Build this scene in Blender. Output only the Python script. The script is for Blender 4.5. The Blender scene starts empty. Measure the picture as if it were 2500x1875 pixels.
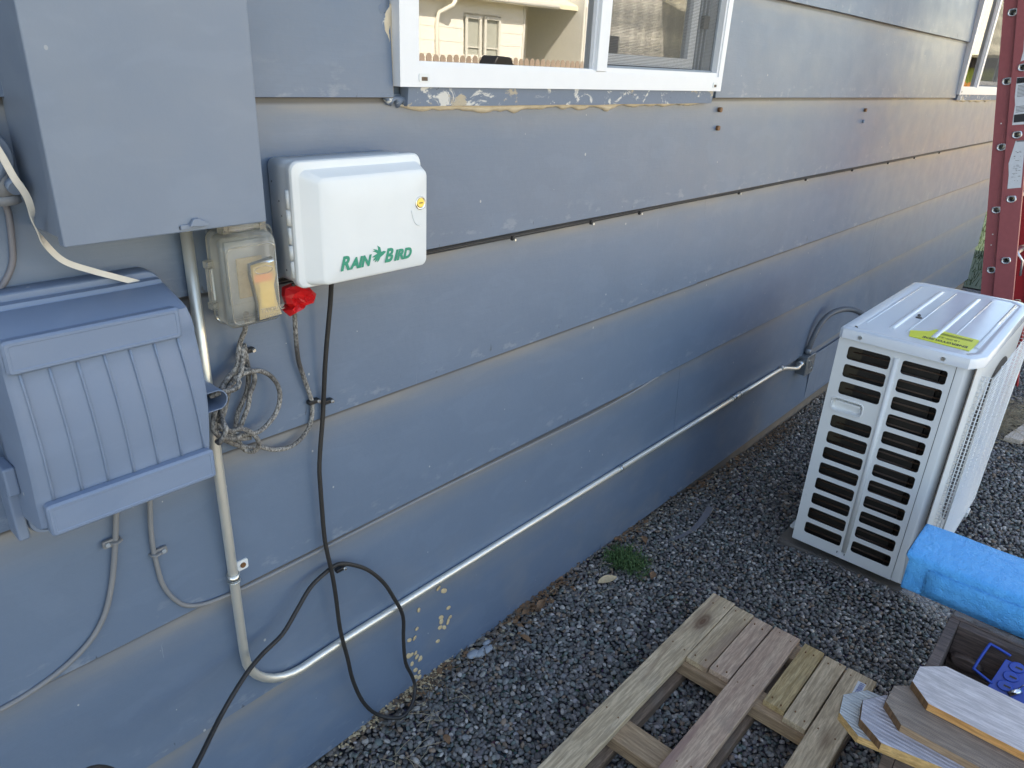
import bpy, math, random
import numpy as np
from mathutils import Vector, Matrix, noise
R = math.radians
S = bpy.context.scene
COL = S.collection
random.seed(7)

# ---------------------------------------------------------------- camera, sky, sun, exposure
def setup_view():
    y, p, r = R(49.308), R(-23.643), R(2.797)
    F = Vector((math.sin(y)*math.cos(p), math.cos(y)*math.cos(p), math.sin(p)))
    r0 = Vector((math.cos(y), -math.sin(y), 0)); u0 = r0.cross(F)
    X = math.cos(r)*r0 + math.sin(r)*u0; U = -math.sin(r)*r0 + math.cos(r)*u0
    cam = bpy.data.cameras.new('camera'); o = bpy.data.objects.new('camera', cam); COL.objects.link(o)
    m = Matrix((X, U, -F)).transposed().to_4x4(); m.translation = Vector((0, -1.154, 1.57)); o.matrix_world = m
    cam.sensor_width = 36; cam.lens = 36*1783.2/2500; cam.clip_start = .02; cam.clip_end = 600
    S.camera = o
setup_view()
SUN = Vector((-.42, 1.0, 1.12)).normalized()          # direction towards the sun
w = bpy.data.worlds.new("World"); S.world = w; w.use_nodes = True
nt = w.node_tree; bg = nt.nodes['Background']; sk = nt.nodes.new('ShaderNodeTexSky')
sk.sky_type = 'NISHITA'; sk.sun_disc = False
sk.sun_elevation = math.asin(SUN.z); sk.sun_rotation = math.atan2(SUN.x, SUN.y)
sk.air_density = 1.0; sk.dust_density = 1.6; sk.ozone_density = 1.0
nt.links.new(sk.outputs[0], bg.inputs[0]); bg.inputs[1].default_value = .15
sl = bpy.data.lights.new('sun', 'SUN'); sl.energy = 4.5; sl.angle = R(.5); sl.color = (1, .955, .87)
so = bpy.data.objects.new('sun', sl); COL.objects.link(so)
so.rotation_euler = SUN.to_track_quat('Z', 'Y').to_euler(); so.location = (0, 0, 12)
S.view_settings.view_transform = 'Standard'; S.view_settings.look = 'None'
S.view_settings.gamma = 1; S.view_settings.use_curve_mapping = False
S.view_settings.exposure = 1.92
S.view_settings.use_white_balance = True; S.view_settings.white_balance_temperature = 7700; S.view_settings.white_balance_tint = 10   # camera balanced for open shade
S.cycles.max_bounces = 8; S.cycles.diffuse_bounces = 4; S.cycles.glossy_bounces = 4
S.cycles.transparent_max_bounces = 24

# ---------------------------------------------------------------- materials
MATS = {}
class NT:
    def __init__(s, name):
        s.m = bpy.data.materials.new(name); s.m.use_nodes = True; s.t = s.m.node_tree
        s.b = s.t.nodes['Principled BSDF']; s.out = s.t.nodes['Material Output']
    def n(s, typ, **k):
        nd = s.t.nodes.new('ShaderNode'+typ)
        for a, v in k.items(): setattr(nd, a, v)
        return nd
    def l(s, a, b): s.t.links.new(a, b)
    def coord(s, scale=(1, 1, 1), rand=False, kind='Object'):
        tc = s.n('TexCoord'); mp = s.n('Mapping'); mp.inputs['Scale'].default_value = scale
        s.l(tc.outputs[kind], mp.inputs[0])
        if rand:
            oi = s.n('ObjectInfo'); c = s.n('CombineXYZ'); mu = s.n('Math', operation='MULTIPLY'); mu.inputs[1].default_value = 37.
            s.l(oi.outputs['Random'], mu.inputs[0])
            for i in range(3): s.l(mu.outputs[0], c.inputs[i])
            s.l(c.outputs[0], mp.inputs['Location'])
        return mp.outputs[0]
    def noise(s, vec, scale, detail=4, rough=.55, dist=0):
        nd = s.n('TexNoise'); nd.inputs['Scale'].default_value = scale; nd.inputs['Detail'].default_value = detail
        nd.inputs['Roughness'].default_value = rough; nd.inputs['Distortion'].default_value = dist; s.l(vec, nd.inputs['Vector'])
        return nd.outputs['Fac']
    def ramp(s, fac, stops):
        r = s.n('ValToRGB'); s.l(fac, r.inputs[0]); e = r.color_ramp.elements
        while len(e) < len(stops): e.new(.5)
        for i, (p, c) in enumerate(stops):
            e[i].position = p; e[i].color = (c, c, c, 1) if isinstance(c, (int, float)) else (*c, 1)
        return r.outputs[0]
    def mix(s, fac, a, b, mode='MIX'):
        m = s.n('MixRGB', blend_type=mode)
        for i, v in ((0, fac), (1, a), (2, b)):
            if isinstance(v, (int, float)): m.inputs[i].default_value = v if i == 0 else (v, v, v, 1)
            elif isinstance(v, tuple): m.inputs[i].default_value = (*v, 1)
            else: s.l(v, m.inputs[i])
        return m.outputs[0]
    def math(s, op, a, b=0):
        m = s.n('Math', operation=op)
        for i, v in ((0, a), (1, b)):
            if isinstance(v, (int, float)): m.inputs[i].default_value = v
            else: s.l(v, m.inputs[i])
        return m.outputs[0]
    def bump(s, h, strength=.3, dist=.002):
        b = s.n('Bump'); b.inputs['Strength'].default_value = strength; b.inputs['Distance'].default_value = dist
        s.l(h, b.inputs['Height']); s.l(b.outputs[0], s.b.inputs['Normal'])
    def set(s, **k):
        for a, v in k.items():
            i = s.b.inputs[a.replace('_', ' ')]
            if isinstance(v, tuple): i.default_value = (*v, 1) if len(v) == 3 and i.type == 'RGBA' else v
            elif isinstance(v, (int, float)): i.default_value = v
            else: s.l(v, i)

def simple(name, col, rough=.5, metal=0, var=.12, nscale=25, bump=.08, bscale=180, spec=.5):
    t = NT(name); v = t.coord()
    a = tuple(c*(1-var) for c in col); b = tuple(min(1, c*(1+var)) for c in col)
    f = t.noise(v, nscale, 5)
    t.set(Base_Color=t.mix(f, a, b), Metallic=metal)
    t.b.inputs['Specular IOR Level'].default_value = spec
    t.set(Roughness=t.math('ADD', t.math('MULTIPLY', t.noise(v, nscale*2.3), .25), rough-.12))
    if bump: t.bump(t.noise(v, bscale, 3), bump, .001)
    MATS[name] = t.m; return t.m

def paint(name, col, boards=False, tan_mix=.35, specks=.5, rough=.38):
    t = NT(name); v = t.coord()
    f = t.noise(v, 3.5, 6)
    c = t.mix(f, tuple(x*.90 for x in col), tuple(x*1.10 for x in col))
    # rolled and brushed patches of slightly different paint
    c = t.mix(t.ramp(t.noise(t.coord((1, 1, 2.2)), 7, 3, .5, .6), [(.52, 0.), (.60, .22)]), c, tuple(x*1.16+.01 for x in col))
    # tan tint, uneven, strongest at the top of each course
    if boards:
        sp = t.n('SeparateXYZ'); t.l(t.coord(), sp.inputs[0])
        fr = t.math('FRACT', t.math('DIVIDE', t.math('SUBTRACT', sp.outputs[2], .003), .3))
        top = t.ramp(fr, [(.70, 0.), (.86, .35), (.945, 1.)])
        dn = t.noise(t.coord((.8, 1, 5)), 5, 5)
        df = t.math('MULTIPLY', t.math('MULTIPLY', top, t.ramp(dn, [(.3, .35), (.7, 1.)])), tan_mix)
        # splashed dust low down
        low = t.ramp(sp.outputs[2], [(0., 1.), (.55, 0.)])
        df = t.math('ADD', df, t.math('MULTIPLY', t.math('MULTIPLY', low, t.ramp(t.noise(t.coord((1, 1, 1.5)), 6, 6), [(.5, 0.), (.75, .5)])), tan_mix*.9))
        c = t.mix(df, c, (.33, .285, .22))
        c = t.mix(t.ramp(fr, [(.955, 0.), (.970, .8)]), c, (.045, .042, .042))  # contact shade under each lap, painted in as a dark line
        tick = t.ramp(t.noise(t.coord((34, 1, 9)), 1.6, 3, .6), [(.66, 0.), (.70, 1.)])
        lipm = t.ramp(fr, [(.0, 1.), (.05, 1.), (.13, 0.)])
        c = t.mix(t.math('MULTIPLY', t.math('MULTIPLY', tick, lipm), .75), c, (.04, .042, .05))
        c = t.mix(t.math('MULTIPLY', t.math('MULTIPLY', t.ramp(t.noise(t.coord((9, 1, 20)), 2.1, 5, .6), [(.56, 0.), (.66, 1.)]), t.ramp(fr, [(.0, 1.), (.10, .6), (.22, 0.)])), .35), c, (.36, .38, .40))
        # scuffs: sparse pale vertical scratches
        vs = t.noise(t.coord((60, 1, 5)), 1.7, 4, .6)
        c = t.mix(t.ramp(vs, [(.70, 0.), (.78, .35)]), c, (.48, .5, .52))
    else:
        c = t.mix(t.math('MULTIPLY', t.noise(v, 14, 6), tan_mix*.5), c, (.33, .29, .23))
    if specks:
        vo = t.n('TexVoronoi'); vo.inputs['Scale'].default_value = 26; t.l(t.coord((1, 1, .8)), vo.inputs['Vector'])
        vo.inputs['Randomness'].default_value = 1
        rs = t.n('SeparateColor'); t.l(vo.outputs['Color'], rs.inputs[0])
        thr = t.math('MULTIPLY', t.ramp(rs.outputs[0], [(.62, 0.), (.98, 1.)]), .075)
        sp2 = t.math('LESS_THAN', vo.outputs['Distance'], thr)
        c = t.mix(t.math('MULTIPLY', sp2, specks), c, (.62, .60, .54))
        vo2 = t.n('TexVoronoi'); vo2.inputs['Scale'].default_value = 9; t.l(t.coord((1, 1, 1)), vo2.inputs['Vector'])
        rs2 = t.n('SeparateColor'); t.l(vo2.outputs['Color'], rs2.inputs[0])
        sp3 = t.math('LESS_THAN', vo2.outputs['Distance'], t.math('MULTIPLY', t.ramp(rs2.outputs[1], [(.8, 0.), (1., 1.)]), .025))
        c = t.mix(sp3, c, (.03, .03, .035))
    t.set(Base_Color=c)
    t.set(Roughness=t.math('ADD', t.math('MULTIPLY', t.noise(v, 9, 4), .22), rough-.1))
    g = t.noise(t.coord((12, 40, 160)) if boards else t.coord(), 1.5 if boards else 120, 4)
    h = t.math('ADD', t.math('MULTIPLY', g, .6), t.math('MULTIPLY', t.noise(v, 60, 3), .5))
    t.bump(h, .34 if boards else .1, .0014)
    MATS[name] = t.m; return t.m

def wood(name, c1, c2, axis='X', knots=True, rough=.7, grain=1.0, streak=None, bump=.4, ridges=0):
    t = NT(name)
    sc = {'X': (1.2, 14, 14), 'Y': (14, 1.2, 14), 'Z': (14, 14, 1.2)}[axis]
    v = t.coord(sc, rand=True)
    f = t.noise(v, 3.4*grain, 8, .68, 1.1)
    fine = t.noise(t.coord(tuple(a*6 for a in sc), rand=True), 2.6, 4, .7)
    c = t.mix(t.ramp(f, [(.32, 0.), (.68, 1.)]), c1, c2)
    c = t.mix(t.ramp(fine, [(.42, .5), (.6, 0.)]), c, tuple(x*.45 for x in c1))
    if streak:
        c = t.mix(t.ramp(t.noise(t.coord(tuple(a*.55 for a in sc), rand=True), 1.2, 3, .5, .4), [(.55, 0.), (.62, .75)]), c, streak)
    if knots:
        ks = {'X': (3.2, 9, 1), 'Y': (9, 3.2, 1), 'Z': (9, 1, 3.2)}[axis]
        vo = t.n('TexVoronoi'); vo.inputs['Scale'].default_value = 1.0; t.l(t.coord(ks, rand=True), vo.inputs['Vector'])
        c = t.mix(t.ramp(vo.outputs['Distance'], [(.0, .6), (.06, 1.), (.085, .7), (.11, .85), (.17, .25), (.24, 0.)]), c, (.13, .065, .035))
    c = t.mix(t.ramp(t.noise(t.coord((1, 1, 1)), 8, 5), [(.55, 0.), (.8, .35)]), c, (.22, .20, .17))
    t.set(Base_Color=c, Roughness=rough)
    h = t.math('ADD', fine, t.math('MULTIPLY', f, .6))
    if ridges:
        wv = t.n('TexWave', bands_direction='X' if axis == 'Y' else 'Y'); wv.inputs['Scale'].default_value = ridges
        wv.inputs['Distortion'].default_value = .6; t.l(t.coord(), wv.inputs['Vector'])
        h = t.math('ADD', h, t.math('MULTIPLY', wv.outputs['Fac'], 1.3))
        c = t.mix(t.ramp(wv.outputs['Fac'], [(.0, .45), (.35, 0.)]), c, (.16, .15, .15)); t.set(Base_Color=c)
    t.bump(h, bump, .0022)
    MATS[name] = t.m; return t.m

def clear_plastic(name, tint, body, clear=.55, rough=.12):
    t = NT(name); tr = t.n('BsdfTransparent'); tr.inputs[0].default_value = (*tint, 1)
    gl = t.n('BsdfGlossy'); gl.inputs['Roughness'].default_value = rough
    tl = t.n('BsdfTranslucent'); tl.inputs[0].default_value = (*body, 1)
    df = t.n('BsdfDiffuse'); df.inputs[0].default_value = (*body, 1)
    m1 = t.n('MixShader'); m1.inputs[0].default_value = .5; t.l(df.outputs[0], m1.inputs[1]); t.l(tl.outputs[0], m1.inputs[2])
    m2 = t.n('MixShader'); t.l(m1.outputs[0], m2.inputs[1]); t.l(tr.outputs[0], m2.inputs[2])
    lw = t.n('LayerWeight'); lw.inputs[0].default_value = .35
    nz = t.noise(t.coord(), 30, 4)
    cf = t.math('MULTIPLY', t.math('SUBTRACT', 1.0, t.math('MULTIPLY', lw.outputs['Facing'], .7)), t.math('ADD', clear-.12, t.math('MULTIPLY', nz, .24)))
    t.l(cf, m2.inputs[0])
    fr = t.n('Fresnel'); fr.inputs[0].default_value = 1.5
    m3 = t.n('MixShader'); t.l(fr.outputs[0], m3.inputs[0]); t.l(m2.outputs[0], m3.inputs[1]); t.l(gl.outputs[0], m3.inputs[2])
    bp = t.n('Bump'); bp.inputs['Strength'].default_value = .25; bp.inputs['Distance'].default_value = .001; t.l(t.noise(t.coord(), 90, 3), bp.inputs['Height'])
    t.l(bp.outputs[0], gl.inputs['Normal']); t.l(bp.outputs[0], df.inputs['Normal'])
    t.l(m3.outputs[0], t.out.inputs[0]); MATS[name] = t.m; return t.m

def window_glass(name, ior=2.3):
    t = NT(name); tr = t.n('BsdfTransparent'); tr.inputs[0].default_value = (.72, .76, .74, 1)
    gl = t.n('BsdfGlossy'); gl.inputs['Roughness'].default_value = .0
    bp = t.n('Bump'); bp.inputs['Strength'].default_value = .05; bp.inputs['Distance'].default_value = .002
    t.l(t.noise(t.coord(), 5, 1), bp.inputs['Height']); t.l(bp.outputs[0], gl.inputs['Normal'])
    fr = t.n('Fresnel'); fr.inputs[0].default_value = ior
    m = t.n('MixShader'); t.l(fr.outputs[0], m.inputs[0]); t.l(tr.outputs[0], m.inputs[1]); t.l(gl.outputs[0], m.inputs[2])
    t.l(m.outputs[0], t.out.inputs[0]); MATS[name] = t.m; return t.m

def screen_mesh(name):
    t = NT(name); tr = t.n('BsdfTransparent'); df = t.n('BsdfDiffuse'); df.inputs[0].default_value = (.16, .16, .155, 1)
    sp = t.n('SeparateXYZ'); t.l(t.coord(), sp.inputs[0])
    a = t.math('LESS_THAN', t.math('FRACT', t.math('MULTIPLY', sp.outputs[2], 280.)), .30)
    b = t.math('LESS_THAN', t.math('FRACT', t.math('MULTIPLY', sp.outputs[0], 420.)), .26)
    m = t.n('MixShader'); t.l(t.math('MAXIMUM', a, b), m.inputs[0]); t.l(tr.outputs[0], m.inputs[1]); t.l(df.outputs[0], m.inputs[2])
    t.l(m.outputs[0], t.out.inputs[0]); MATS[name] = t.m; return t.m

PAINT = (.122, .168, .238)
paint('siding_paint', PAINT, boards=True, tan_mix=.62)
paint('box_paint', (.158, .204, .276), tan_mix=.25, specks=.25, rough=.42)
paint('plastic_box_paint', (.160, .220, .325), tan_mix=.25, specks=.6, rough=.45)
paint('cable_paint', (.17, .18, .20), tan_mix=.7, specks=.6, rough=.6)
simple('white_vinyl', (.76, .77, .79), .35, var=.03, bump=.02)
simple('cream_vinyl', (.74, .70, .60), .5, var=.04)
simple('white_plastic', (.72, .74, .74), .38, var=.03, bump=.03, bscale=500)
simple('white_metal', (.68, .70, .70), .32, var=.03, bump=.02)
simple('top_metal', (.66, .70, .74), .14, var=.05, nscale=8, bump=.03)
simple('dark_coil', (.010, .008, .006), .5, var=.4, nscale=60)
simple('copper', (.06, .035, .022), .5, metal=0)
simple('brass_fin', (.022, .016, .007), .5, var=.3, nscale=60)
simple('black_plastic', (.015, .015, .016), .42, var=.2)
simple('black_rubber', (.022, .020, .019), .55, var=.35, nscale=90)
simple('green_ink', (.01, .27, .17), .5, var=.02, bump=0)
simple('galvanised', (.50, .53, .55), .33, metal=.9, var=.15, nscale=40)
simple('zinc', (.72, .72, .68), .27, metal=1, var=.06, nscale=30, bump=.03)
simple('rust_screw', (.22, .11, .05), .6, metal=.4, var=.4, nscale=200)
simple('brass', (.62, .52, .16), .3, metal=1)
simple('chrome', (.75, .76, .78), .1, metal=1, var=.05, bump=0)
simple('red_tape', (.62, .015, .018), .3, var=.2, bump=.5, bscale=60)
simple('ladder_fibre', (.34, .085, .092), .5, var=.16, nscale=45, bump=.25, bscale=260)
simple('ladder_red_lit', (.42, .02, .028), .45, var=.1, nscale=30)  # far rails: light through the fibreglass put into a brighter red
simple('aluminium', (.72, .73, .74), .3, metal=.9, var=.08)
simple('label_white', (.66, .68, .71), .45, var=.12, nscale=70)
simple('label_black', (.02, .02, .025), .5, var=.2)
simple('label_yellow', (.72, .74, .04), .4, var=.12, nscale=60)
simple('label_blue_ink', (.03, .06, .25), .5, bump=0)
simple('concrete', (.13, .115, .10), .9, var=.3, nscale=18, bump=.8, bscale=90)
simple('foundation', (.17, .145, .12), .95, var=.3, nscale=14, bump=.8, bscale=70)
simple('foam_blue', (.045, .27, .74), .75, var=.15, nscale=14, bump=1., bscale=170)
simple('flex_grey', (.10, .11, .125), .5)
simple('steel_box', (.20, .225, .25), .35, metal=.5, var=.12, nscale=40)
simple('foam_grey', (.30, .33, .36), .8, var=.15)
simple('tool_blue', (.01, .07, .42), .38, var=.08)
simple('caulk', (.62, .52, .38), .8, var=.25, nscale=45, bump=.7, bscale=120)
simple('dry_seed', (.58, .44, .26), .8, var=.25, nscale=120)
simple('dry_leaf', (.22, .12, .06), .7, var=.5, nscale=60, bump=.5, bscale=90)
simple('dry_debris', (.15, .10, .065), .9, var=.6, nscale=90)
simple('straw', (.40, .33, .22), .9, var=.3, nscale=90)
simple('weed_green', (.055, .11, .03), .7, var=.5, nscale=60)
simple('grass_green', (.018, .036, .010), .8, var=.5, nscale=20)
simple('white_tape', (.66, .62, .55), .5, var=.12, nscale=40)
simple('grey_strip', (.16, .155, .17), .5)
simple('cream_siding', (.84, .825, .77), .7, var=.05, nscale=6, bump=.2, bscale=60)
simple('trim_white', (.70, .70, .66), .6)
simple('roof_shingle', (.14, .12, .10), .9, var=.5, nscale=20, bump=1., bscale=40)
simple('cream_roof', (.78, .74, .58), .7, var=.06, nscale=6)
simple('door_dark', (.05, .04, .045), .6)
simple('blind', (.42, .44, .40), .7)
simple('lime_wall', (.42, .52, .09), .7)
simple('fence_brown', (.36, .29, .24), .85, var=.4, nscale=9, bump=.5, bscale=50)
simple('fence_orange', (.62, .26, .07), .8, var=.35, nscale=7)
simple('room_dark', (.06, .06, .055), .9)
simple('bounce_paving', (.38, .35, .30), .9, var=.12, nscale=3, bump=.5, bscale=40)
simple('dead_grass', (.30, .27, .16), .95, var=.3, nscale=3, bump=.6, bscale=30)
wood('pallet_pale', (.42, .30, .175), (.74, .58, .39), 'X', streak=(.24, .15, .10))
wood('pallet_pink', (.42, .27, .19), (.68, .50, .35), 'X', knots=False, streak=(.26, .15, .12))
wood('pallet_gold', (.34, .22, .085), (.62, .47, .25), 'X', grain=1.6)
wood('pallet_under', (.30, .19, .11), (.52, .36, .21), 'Y')
wood('pallet_under_long', (.20, .13, .085), (.36, .25, .165), 'X')
wood('picket_white', (.66, .60, .60), (.80, .75, .74), 'Y', knots=False, ridges=150, bump=.5)
wood('picket_brown', (.26, .19, .14), (.44, .35, .27), 'Y', knots=False, ridges=70, bump=.7)
wood('picket_grey', (.38, .36, .39), (.58, .55, .58), 'Y', knots=False, ridges=32, bump=.6)
wood('picket_pale', (.42, .44, .43), (.62, .63, .61), 'Y', knots=False, ridges=40, bump=.6)
wood('cut_cedar', (.60, .27, .08), (.80, .44, .16), 'Y', knots=False, grain=1.5, ridges=0)
wood('cut_cedar_old', (.28, .17, .09), (.46, .32, .20), 'Y', knots=False, grain=1.5)
wood('cut_pine', (.55, .33, .12), (.75, .50, .22), 'Y', knots=False, grain=2)
wood('dark_wood', (.075, .055, .045), (.23, .165, .135), 'Y', bump=.7)
wood('end_grain', (.14, .07, .03), (.30, .17, .08), 'Z', knots=False, grain=2)
wood('scrap_wood', (.50, .42, .34), (.66, .56, .46), 'X', knots=True)
clear_plastic('clear_cover', (1., .985, .94), (.90, .87, .76), .86)
clear_plastic('amber_cover', (.98, .90, .72), (.80, .66, .40), .45)
simple('amber_red', (.75, .16, .09), .5)
simple('amber_yellow', (.72, .60, .22), .5)
clear_plastic('clear_wrap', (.98, .98, .98), (.92, .94, .96), .90, .10)
window_glass('window_glass', 3.4); screen_mesh('screen_mesh')
# weathered cord: black rubber showing grey-white scuffs
t = NT('weathered_cord'); v = t.coord()
c = t.mix(t.ramp(t.noise(t.coord((1,1,.45)), 300, 6, .75), [(.40, 0.), (.60, 1.)]), (.05, .044, .04), (.42, .40, .37))
c = t.mix(t.ramp(t.noise(v, 9, 2), [(.35, .9), (.55, 0.)]), c, (.04, .035, .033))
t.set(Base_Color=c, Roughness=.75); t.bump(t.noise(v, 200, 4), .6, .001); MATS['weathered_cord'] = t.m
# zinc EMT tube, its colour creamed to imitate a golden reflection
t = NT('emt_zinc'); v = t.coord()
c = t.mix(t.noise(t.coord((1, 1, .35)), 6, 3), (.74, .73, .69), (.88, .84, .72))
t.set(Base_Color=c, Metallic=.72, Roughness=t.math('ADD', t.math('MULTIPLY', t.noise(v, 60, 4), .18), .30)); t.bump(t.noise(v, 150, 3), .06, .001); MATS['emt_zinc'] = t.m
# sill and peeled paint
t = NT('peeling_paint'); v = t.coord((1, 1, 1.6))
n1 = t.noise(v, 16, 7, .7, .8)
c = t.mix(t.ramp(n1, [(.565, 0.), (.60, 1.)]), (.155, .195, .26), (.62, .60, .56))
c = t.mix(t.ramp(t.noise(v, 11, 6, .7), [(.60, 0.), (.64, 1.)]), c, (.45, .38, .28))
c = t.mix(t.ramp(t.noise(t.coord((2, 2, 5)), 22, 5, .7), [(.68, 0.), (.71, 1.)]), c, (.03, .03, .03))
t.set(Base_Color=c, Roughness=.6); t.bump(n1, .8, .002); MATS['peeling_paint'] = t.m
# gravel (per-stone colour) and the fines beneath it
t = NT('pebble'); at = t.n('Attribute'); at.attribute_name = 'stone_colour'
v = t.coord()
c = t.mix(t.noise(v, 400, 4, .7), at.outputs['Color'], (.9, .9, .9), 'MULTIPLY')
c = t.mix(t.ramp(t.noise(v, 700, 3), [(.55, 0.), (.75, .25)]), c, (.22, .21, .20))
t.set(Base_Color=c, Roughness=.62); MATS['pebble'] = t.m
t = NT('gravel_ground'); v = t.coord()
vo = t.n('TexVoronoi'); vo.inputs['Scale'].default_value = 85; t.l(v, vo.inputs['Vector'])
c = t.mix(t.ramp(vo.outputs['Distance'], [(.1, 0.), (.6, 1.)]), t.mix(.75, vo.outputs['Color'], (.09, .095, .105), 'MIX'), (.02, .02, .022))
c = t.mix(.35, c, (.07, .072, .078))
t.set(Base_Color=c, Roughness=.9); t.bump(t.math('SUBTRACT', 1., vo.outputs['Distance']), 1., .008); MATS['gravel_ground'] = t.m
# ribbed cedar faces are wood(); blue foam sheet gets larger soft dimples
t = NT('foam_blue'); v = t.coord()
c = t.mix(t.ramp(t.noise(t.coord((1,1,1)), 30, 5, .7), [(.3, 0.), (.7, 1.)]), (.055, .41, .90), (.10, .50, .97))
t.set(Base_Color=c, Roughness=.6, ); t.b.inputs['Subsurface Weight'].default_value = 0
t.bump(t.math('ADD', t.noise(v, 240, 3, .6), t.math('MULTIPLY', t.noise(v, 45, 2), 1.6)), 1., .007); MATS['foam_blue'] = t.m

# ---------------------------------------------------------------- mesh helpers
def V(*a): return Vector(a)
class MB:
    def __init__(s): s.v = []; s.f = []; s.sm = []; s.mi = []
    def add(s, vs, fs, smooth=False, mi=0):
        b = len(s.v); s.v += [tuple(p) for p in vs]
        for f in fs: s.f.append([b+i for i in f]); s.sm.append(smooth); s.mi.append(mi)
        return s
    def box(s, a, b, mi=0):
        x0, x1 = sorted((a[0], b[0])); y0, y1 = sorted((a[1], b[1])); z0, z1 = sorted((a[2], b[2]))
        vs = [(x0,y0,z0),(x1,y0,z0),(x1,y1,z0),(x0,y1,z0),(x0,y0,z1),(x1,y0,z1),(x1,y1,z1),(x0,y1,z1)]
        return s.add(vs, [(0,3,2,1),(4,5,6,7),(0,1,5,4),(1,2,6,5),(2,3,7,6),(3,0,4,7)], mi=mi)
    def obox(s, c, ax, ay, az, mi=0):
        c = Vector(c); vs = []
        for k in (-1, 1):
            for i, j in ((-1,-1),(1,-1),(1,1),(-1,1)): vs.append(c+ax*i+ay*j+az*k)
        return s.add(vs, [(0,3,2,1),(4,5,6,7),(0,1,5,4),(1,2,6,5),(2,3,7,6),(3,0,4,7)], mi=mi)
    def loft(s, rings, smooth=True, cap=True, closed=False, mi=0):
        n = len(rings[0]); vs = [p for r in rings for p in r]; fs = []
        m = len(rings)
        for i in range(m if closed else m-1):
            for j in range(n):
                a = i*n+j; b = i*n+(j+1) % n; k = (i+1) % m
                fs.append((a, b, k*n+(j+1) % n, k*n+j))
        b0 = len(s.v); s.add(vs, fs, smooth, mi)
        if cap and not closed:
            s.f.append([b0+i for i in range(n)][::-1]); s.sm.append(False); s.mi.append(mi)
            s.f.append([b0+(m-1)*n+i for i in range(n)]); s.sm.append(False); s.mi.append(mi)
        return s
    def tube(s, pts, r, n=10, cap=True, mi=0, flat=None, fdir=None):
        pts = [Vector(p) for p in pts]; rings = []
        up = None
        for i, p in enumerate(pts):
            d = (pts[min(i+1, len(pts)-1)]-pts[max(i-1, 0)]).normalized()
            if up is None:
                up = Vector((0, 0, 1)) if abs(d.z) < .9 else Vector((1, 0, 0))
            if fdir is not None: up = Vector(fdir)
            a = d.cross(up)
            if a.length < 1e-6: a = d.cross(Vector((0.3, 1, .2)))
            a.normalize(); b = a.cross(d).normalized(); up = b
            rr = r[i] if isinstance(r, (list, tuple)) else r
            fl = flat if flat else 1
            rings.append([p+a*math.cos(2*math.pi*k/n)*rr+b*math.sin(2*math.pi*k/n)*rr*fl for k in range(n)])
        return s.loft(rings, True, cap, mi=mi)
    def cyl(s, a, b, r, n=16, r2=None, mi=0):
        return s.tube([a, b], [r, r if r2 is None else r2], n, mi=mi)
    def prism(s, poly, f, d0, d1, mi=0, smooth=False):
        """poly: 2-D outline; f(u, v, w) maps to the world; extruded from w=d0 to w=d1"""
        return s.loft([[f(u, v, d0) for u, v in poly], [f(u, v, d1) for u, v in poly]], smooth, mi=mi)
    def build(s, name, mat, parent=None, bevel=0, seg=2, wn=False, loc=None, subsurf=0, weld=False):
        me = bpy.data.meshes.new(name)
        off = Vector(loc) if loc is not None else (wpos(parent) if parent else Vector((0, 0, 0)))
        me.from_pydata([(p[0]-off.x, p[1]-off.y, p[2]-off.z) for p in s.v], [], s.f); me.update()
        me.polygons.foreach_set('use_smooth', s.sm)
        mats = mat if isinstance(mat, (list, tuple)) else [mat]
        for m in mats: me.materials.append(MATS[m])
        me.polygons.foreach_set('material_index', s.mi)
        o = bpy.data.objects.new(name, me); COL.objects.link(o)
        if parent:
            o.parent = parent; o.location = off-wpos(parent)
        else: o.location = off
        WP[o.name] = off
        if bevel:
            m = o.modifiers.new('bevel', 'BEVEL'); m.width = bevel; m.segments = seg; m.limit_method = 'ANGLE'; m.angle_limit = R(40)
            m.use_clamp_overlap = True
            me.polygons.foreach_set('use_smooth', [True]*len(me.polygons))
            try: m.harden_normals = True
            except Exception: pass
        return o
WP = {}
def wpos(o): return WP.get(o.name, Vector((0, 0, 0)))
def thing(name, label, cat, loc, group=None):
    o = bpy.data.objects.new(name, None); COL.objects.link(o); o.location = loc; WP[o.name] = Vector(loc)
    o.empty_display_size = .05; return tag(o, label, cat, group)
def tag(o, label, cat, group=None):
    o['label'] = label; o['category'] = cat
    if group: o['group'] = group
    return o
def struct(o): o['kind'] = 'structure'; return o
def stuff(o): o['kind'] = 'stuff'; return o
def rrect(x0, x1, z0, z1, r, n=5):
    out = []
    for cx, cz, a0 in ((x1-r, z1-r, 0), (x0+r, z1-r, 90), (x0+r, z0+r, 180), (x1-r, z0+r, 270)):
        for k in range(n+1):
            a = R(a0+90*k/n); out.append((cx+r*math.cos(a), cz+r*math.sin(a)))
    return out
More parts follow.
